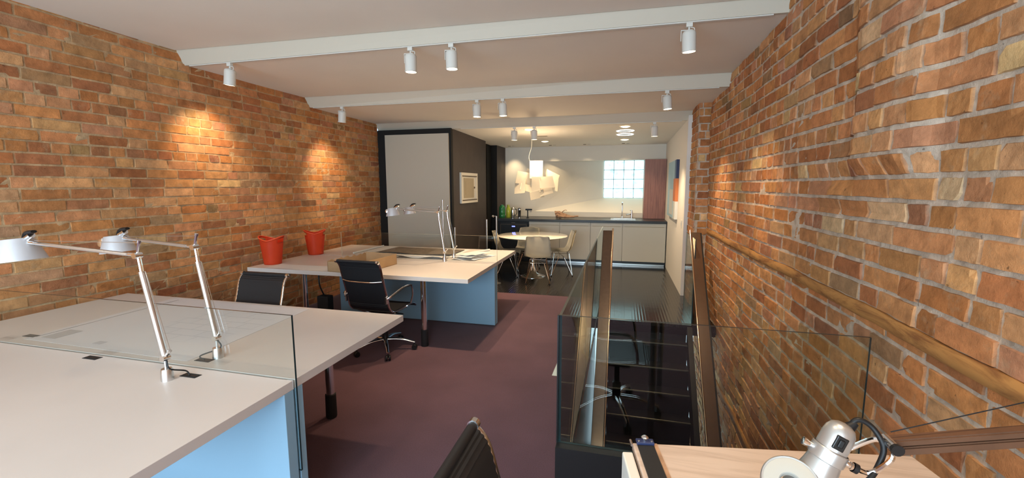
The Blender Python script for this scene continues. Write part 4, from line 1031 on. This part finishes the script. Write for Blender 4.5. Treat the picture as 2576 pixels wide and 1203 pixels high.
# paper pendant
pd = thing('paper_pendant', (-1.47, 7.5, 1.7), 'white pendant lamp of crossing flat panels hanging over the round table', 'pendant lamp')
pm = mat('pendant_paper', (.56, .50, .39), .8); pm.node_tree.nodes['Principled BSDF'].inputs['Emission Color'].default_value = (1, .72, .40, 1); pm.node_tree.nodes['Principled BSDF'].inputs['Emission Strength'].default_value = .03
panels = [((-.01, .02, .20), (.115, .155), 0, 10, 0), ((.0, -.03, -.06), (.085, .13), 4, -12, 0), ((-.23, .03, .05), (.14, .11), 8, 25, 14), ((-.30, .0, -.10), (.11, .12), -14, -20, 0), ((.19, -.02, -.02), (.13, .10), -8, 18, -6), ((.26, .05, .06), (.16, .10), 12, -30, 18), ((.16, .03, -.17), (.12, .08), -22, 10, -20), ((.02, -.05, -.24), (.13, .07), 14, 30, -6), ((-.15, .06, -.13), (.16, .06), -12, 28, 10), ((.33, 0, -.05), (.08, .12), 10, -38, 6), ((-.12, .10, .12), (.10, .08), 24, 12, 30)]
for (c, hs, rx, ry, rz2) in panels:
    b = nb(); mt = Matrix.Translation(Vector((-1.47, 7.5, 1.70))+Vector(c)) @ Matrix.Rotation(math.radians(rz2), 4, 'Y') @ Matrix.Rotation(math.radians(rx), 4, 'X') @ Matrix.Rotation(math.radians(ry), 4, 'Z')
    box(b, -hs[0], hs[0], -.002, .002, -hs[1], hs[1], mtx=mt); fin(b, pm, 'panel', pd)
b = nb(); lathe(b, [(0, -.03), (.03, 0), (0, .035)], 12, Matrix.Translation((-1.47, 7.52, 1.70))); fin(b, M['white'], 'bulb', pd, True)
b = nb(); tube(b, smoothpath([(-1.58, 7.62, czk(7.6)-.002), (-1.585, 7.6, 2.3), (-1.62, 7.56, 2.1), (-1.50, 7.52, 1.9), (-1.47, 7.52, 1.73)], 5), .004, 6); fin(b, M['white'], 'cord', pd, True)
l = bpy.data.lights.new('kitchen_ceiling_fill', 'POINT'); l.energy = 10; l.color = (1, .72, .44); l.shadow_soft_size = .06  # fill lamp added above the pendant to brighten the kitchen ceiling
o = bpy.data.objects.new('kitchen_ceiling_fill', l); C.objects.link(o); o.location = (-1.47, 7.42, 1.99)

# slim metal posts behind the farther desk
for (x, y, zt_, la, kn) in ((-2.63, 6.05, 1.41, 'tallest slim steel post behind the farther desk, in front of the closet door', 0), (-2.46, 6.10, .99, 'short slim steel post just right of the far desk lamps', 0), (-2.03, 6.35, 1.10, 'slim steel post in front of the dark brown wall', 0), (-1.99, 6.75, 1.125, 'slim steel post with a side knob next to the left dining chair', 1)):
    t = thing('steel_post', (x, y, 0), la, 'post', 'slim steel posts behind the desk')
    b = nb(); tube(b, [(x, y, .008), (x, y, zt_)], .013, 10); fin(b, M['steel'], 'rod', t, True)
    b = nb(); lathe(b, [(.07, 0.0015), (.07, .008), (.014, .012)], 20, Matrix.Translation((x, y, 0)), cap0=True, cap1=True); fin(b, M['steel'], 'base', t, True)
    if kn:
        b = nb(); tube(b, [(x, y, zt_-.005), (x-.05, y, zt_-.005)], .008, 8); lathe(b, [(0, -.018), (.018, -.01), (.018, .01), (0, .018)], 12, axis_mtx((x-.06, y, zt_-.005), (1, 0, 0))); fin(b, M['chrome'], 'knob', t, True)

# ------------------------------------------------------------------ drafting board in the foreground
BZ = .90
bd = thing('drafting_table', (.42, .85, 0), 'pale wood drafting table top in the right foreground corner', 'drafting table')
ra = math.radians(9.5); O = Vector((.047, 1.178, BZ)); ex = Vector((math.cos(ra), math.sin(ra), 0)); ey = Vector((-math.sin(ra), math.cos(ra), 0)); ez = Vector((0, 0, 1))
BM = Matrix(((ex.x, ey.x, 0, O.x), (ex.y, ey.y, 0, O.y), (0, 0, 1, O.z), (0, 0, 0, 1)))
def bb_(name, m, d, par, bev=0):
    b = nb(); box(b, *d, bev=bev, mtx=BM); return fin(b, m, name, par)
bd.location = (0, 0, 0)
tp_ = bb_('board', M['board'], (0.0, .735, -.80, 0, -.022, 0), bd, .004)
tp_2 = bb_('edge_line', M['drift'], (.058, .068, -.80, -.002, .0002, .0015), bd)
bb_('ruler_strip', M['blackm'], (.012, .056, -.80, -.004, .0002, .004), bd)
bk = bb_('clip', M['navy'], (.010, .058, -.018, .004, .004, .012), bd, .002)
b = nb(); lathe(b, [(0, .012), (.009, .012), (.010, .020), (.005, .024), (0, .024)], 14, BM @ Matrix.Translation((.034, -.004, 0))); fin(b, M['chrome'], 'clip_knob', bd, True)
for x in (.016, .051):
    b = nb(); lathe(b, [(.0032, .012), (.0032, .014), (0, .0145)], 8, BM @ Matrix.Translation((x, -.012, 0))); fin(b, M['chrome'], 'clip_screw', bd, True)
b = nb(); tube(b, [BM @ Vector((-.004, -.02, .004)), BM @ Vector((-.004, .004, .004))], .004, 8); fin(b, M['steel'], 'guide_bolt', bd, True)
for x in (.16, .66):
    for y in (-.10, -.70):
        p = BM @ Vector((x, y, 0)); b = nb(); tube(b, [(p.x, p.y, .0), (p.x, p.y, BZ-.0225)], .022, 12); fin(b, M['steel'], 'leg', bd, True)
bd2 = bb_('paper_tray', M['white'], (-.034, -.006, -.80, -.040, -.10, -.002), None, .004); tag(bd2, 'narrow white tray hung on the left edge of the drafting table', 'tray')

# architect lamp in the foreground
CAMF, CAMR, CAMU = f_, r_, u_
al = thing('architect_lamp', (.45, 1.0, BZ), 'silver architect lamp with wooden arm over the drafting table', 'lamp')
P0 = Vector((.4705, 1.0, 1.118)); PC = Vector((.4405, .99, 1.052)); ax = (P0-PC).normalized(); P1 = PC-ax*.058; mt = axis_mtx(P1, ax)
b = nb(); lathe(b, [(.046, -.04), (.041, -.01), (.034, .025), (.0305, .05)], 36, mt); fin(b, M['sil'], 'neck', al, True)
b = nb(); lathe(b, [(.032, .044), (.034, .046), (.034, .070), (.032, .072)], 36, mt); fin(b, M['sil'], 'collar', al, True)
b = nb(); lathe(b, [(.0295, .068), (.0295, .100), (.0275, .114), (.022, .125), (.012, .131), (0, .133)], 36, mt); fin(b, M['sil'], 'cap', al, True)
# local axes of the head
side = ax.cross(Vector((0, -1, .25))).normalized(); front = side.cross(ax).normalized()
if front.y > 0: front = -front
sd = front.cross(ax).normalized()
if sd.x < 0: sd = -sd
def hp_(a, s, f): return P1 + ax*a + sd*s + front*f
def obox(name, m, a0, a1, s0, s1, f0, f1, bev=0):
    b = nb(); R3 = Matrix(((sd.x, front.x, ax.x, P1.x), (sd.y, front.y, ax.y, P1.y), (sd.z, front.z, ax.z, P1.z), (0, 0, 0, 1)))
    box(b, s0, s1, f0, f1, a0, a1, bev=bev, mtx=R3); return fin(b, m, name, al)
obox('switch_plate', M['switch'], .078, .108, -.014, .008, .018, .0300, .002)
obox('switch_rocker', M['wire'], .085, .102, -.008, .002, .0300, .033, .002)
for s in (-1, 1):
    b = nb(); lathe(b, [(.006, 0), (.007, .003), (.007, .010), (.0085, .011), (.0085, .018), (0, .019)], 16, axis_mtx(hp_(.058, s*.033, 0), sd*s)); fin(b, M['chrome'], 'pivot_screw', al, True)
b = nb(); lathe(b, [(.0105, .016), (.0105, .025), (0, .026)], 16, axis_mtx(hp_(.058, .033, 0), sd)); fin(b, M['black'], 'pivot_cap', al, True)
AE = Vector((.553, 1.0, 1.084)); AE2 = Vector((1.0, 1.0, 1.195))
b = nb(); tube(b, smoothpath([hp_(.058, .056, 0), hp_(.064, .08, .0), AE+Vector((-.012, -.03, -.02)), AE+Vector((-.004, -.02, 0))], 5), .0055, 8)
tube(b, smoothpath([hp_(.058, .025, -.03), hp_(.08, .05, -.045), AE+Vector((-.02, .02, -.004)), AE+Vector((-.004, .01, 0))], 5), .0055, 8); fin(b, M['chrome'], 'yoke', al, True)
b = nb(); lathe(b, [(0, -.02), (.010, -.02), (.010, .02), (0, .02)], 16, axis_mtx(AE+Vector((-.004, -.01, .008)), (0, 1, 0))); fin(b, M['chrome'], 'arm_joint', al, True)
b = nb(); lathe(b, [(0, -.027), (.0115, -.027), (.0115, -.019), (0, -.019)], 16, axis_mtx(AE+Vector((-.004, -.01, .008)), (0, 1, 0))); fin(b, M['black'], 'joint_knob', al, True)
da = (AE2-AE).normalized(); up = Vector((0, 0, 1)); pr_ = up.cross(da).normalized(); uu = da.cross(pr_)
for nm, o0, o1 in (('arm', -.020, -.002), ('arm', .0, .015)):
    b = nb(); vs0 = [AE+uu*o0+pr_*-.012, AE+uu*o0+pr_*.012, AE+uu*o1+pr_*.012, AE+uu*o1+pr_*-.012]; hexa(b, vs0, [v+(AE2-AE) for v in vs0]); bmesh.ops.bevel(b, geom=b.edges[:], offset=.003, segments=2, affect='EDGES'); fin(b, M['wood_d'], nm, al)
b = nb(); tube(b, [AE+Vector((.0, 0, .028)), Vector((.98, 1.02, 1.285))], .0012, 5); tube(b, [Vector((.98, 1.02, 1.285)), AE2], .004, 6); fin(b, M['wire'], 'spring_wire', al)
b = nb(); tube(b, [AE2, (AE2.x, AE2.y, .03)], .012, 12); fin(b, M['steel'], 'stand', al, True)
b = nb(); lathe(b, [(.075, 0), (.075, .02), (.012, .03)], 24, Matrix.Translation((AE2.x, AE2.y, 0.0)), cap0=True, cap1=True); fin(b, M['blackm'], 'stand_base', al, True)
b = nb(); kp = [hp_(.124, .014, -.012), hp_(.150, .022, -.012), hp_(.150, .050, -.01), hp_(.125, .078, .0), hp_(.085, .086, .0), hp_(.050, .078, .01), hp_(.025, .064, .01)]
tube(b, smoothpath(kp, 6), .0055, 10); fin(b, M['wire'], 'cable', al, True)
b = nb(); lathe(b, [(.013, -.012), (.011, .008), (.0065, .022), (0, .023)], 14, axis_mtx(hp_(.122, .014, -.012), ax+sd*.4)); fin(b, M['wire'], 'cable_gland', al, True)
# ring shade with central hole, tilted up towards the camera
rc = Vector((.359, .948, .999)); rn = Vector((-.25, -.62, .80)).normalized(); rm = axis_mtx(rc, rn)
b = nb(); lathe(b, [(.0195, .0), (.021, .003), (.047, .006), (.0515, .004), (.0535, -.004), (.054, -.03), (.050, -.032), (.0195, -.012), (.0195, .0)], 48, rm); fin(b, M['ringw'], 'ring_plate', al, True)
b = nb(); lathe(b, [(.0490, .0055), (.0520, .0062), (.0545, .0035), (.0552, -.004), (.0552, -.03), (.053, -.031), (.053, -.003), (.049, .002)], 48, rm); fin(b, M['sil'], 'ring_band', al, True)
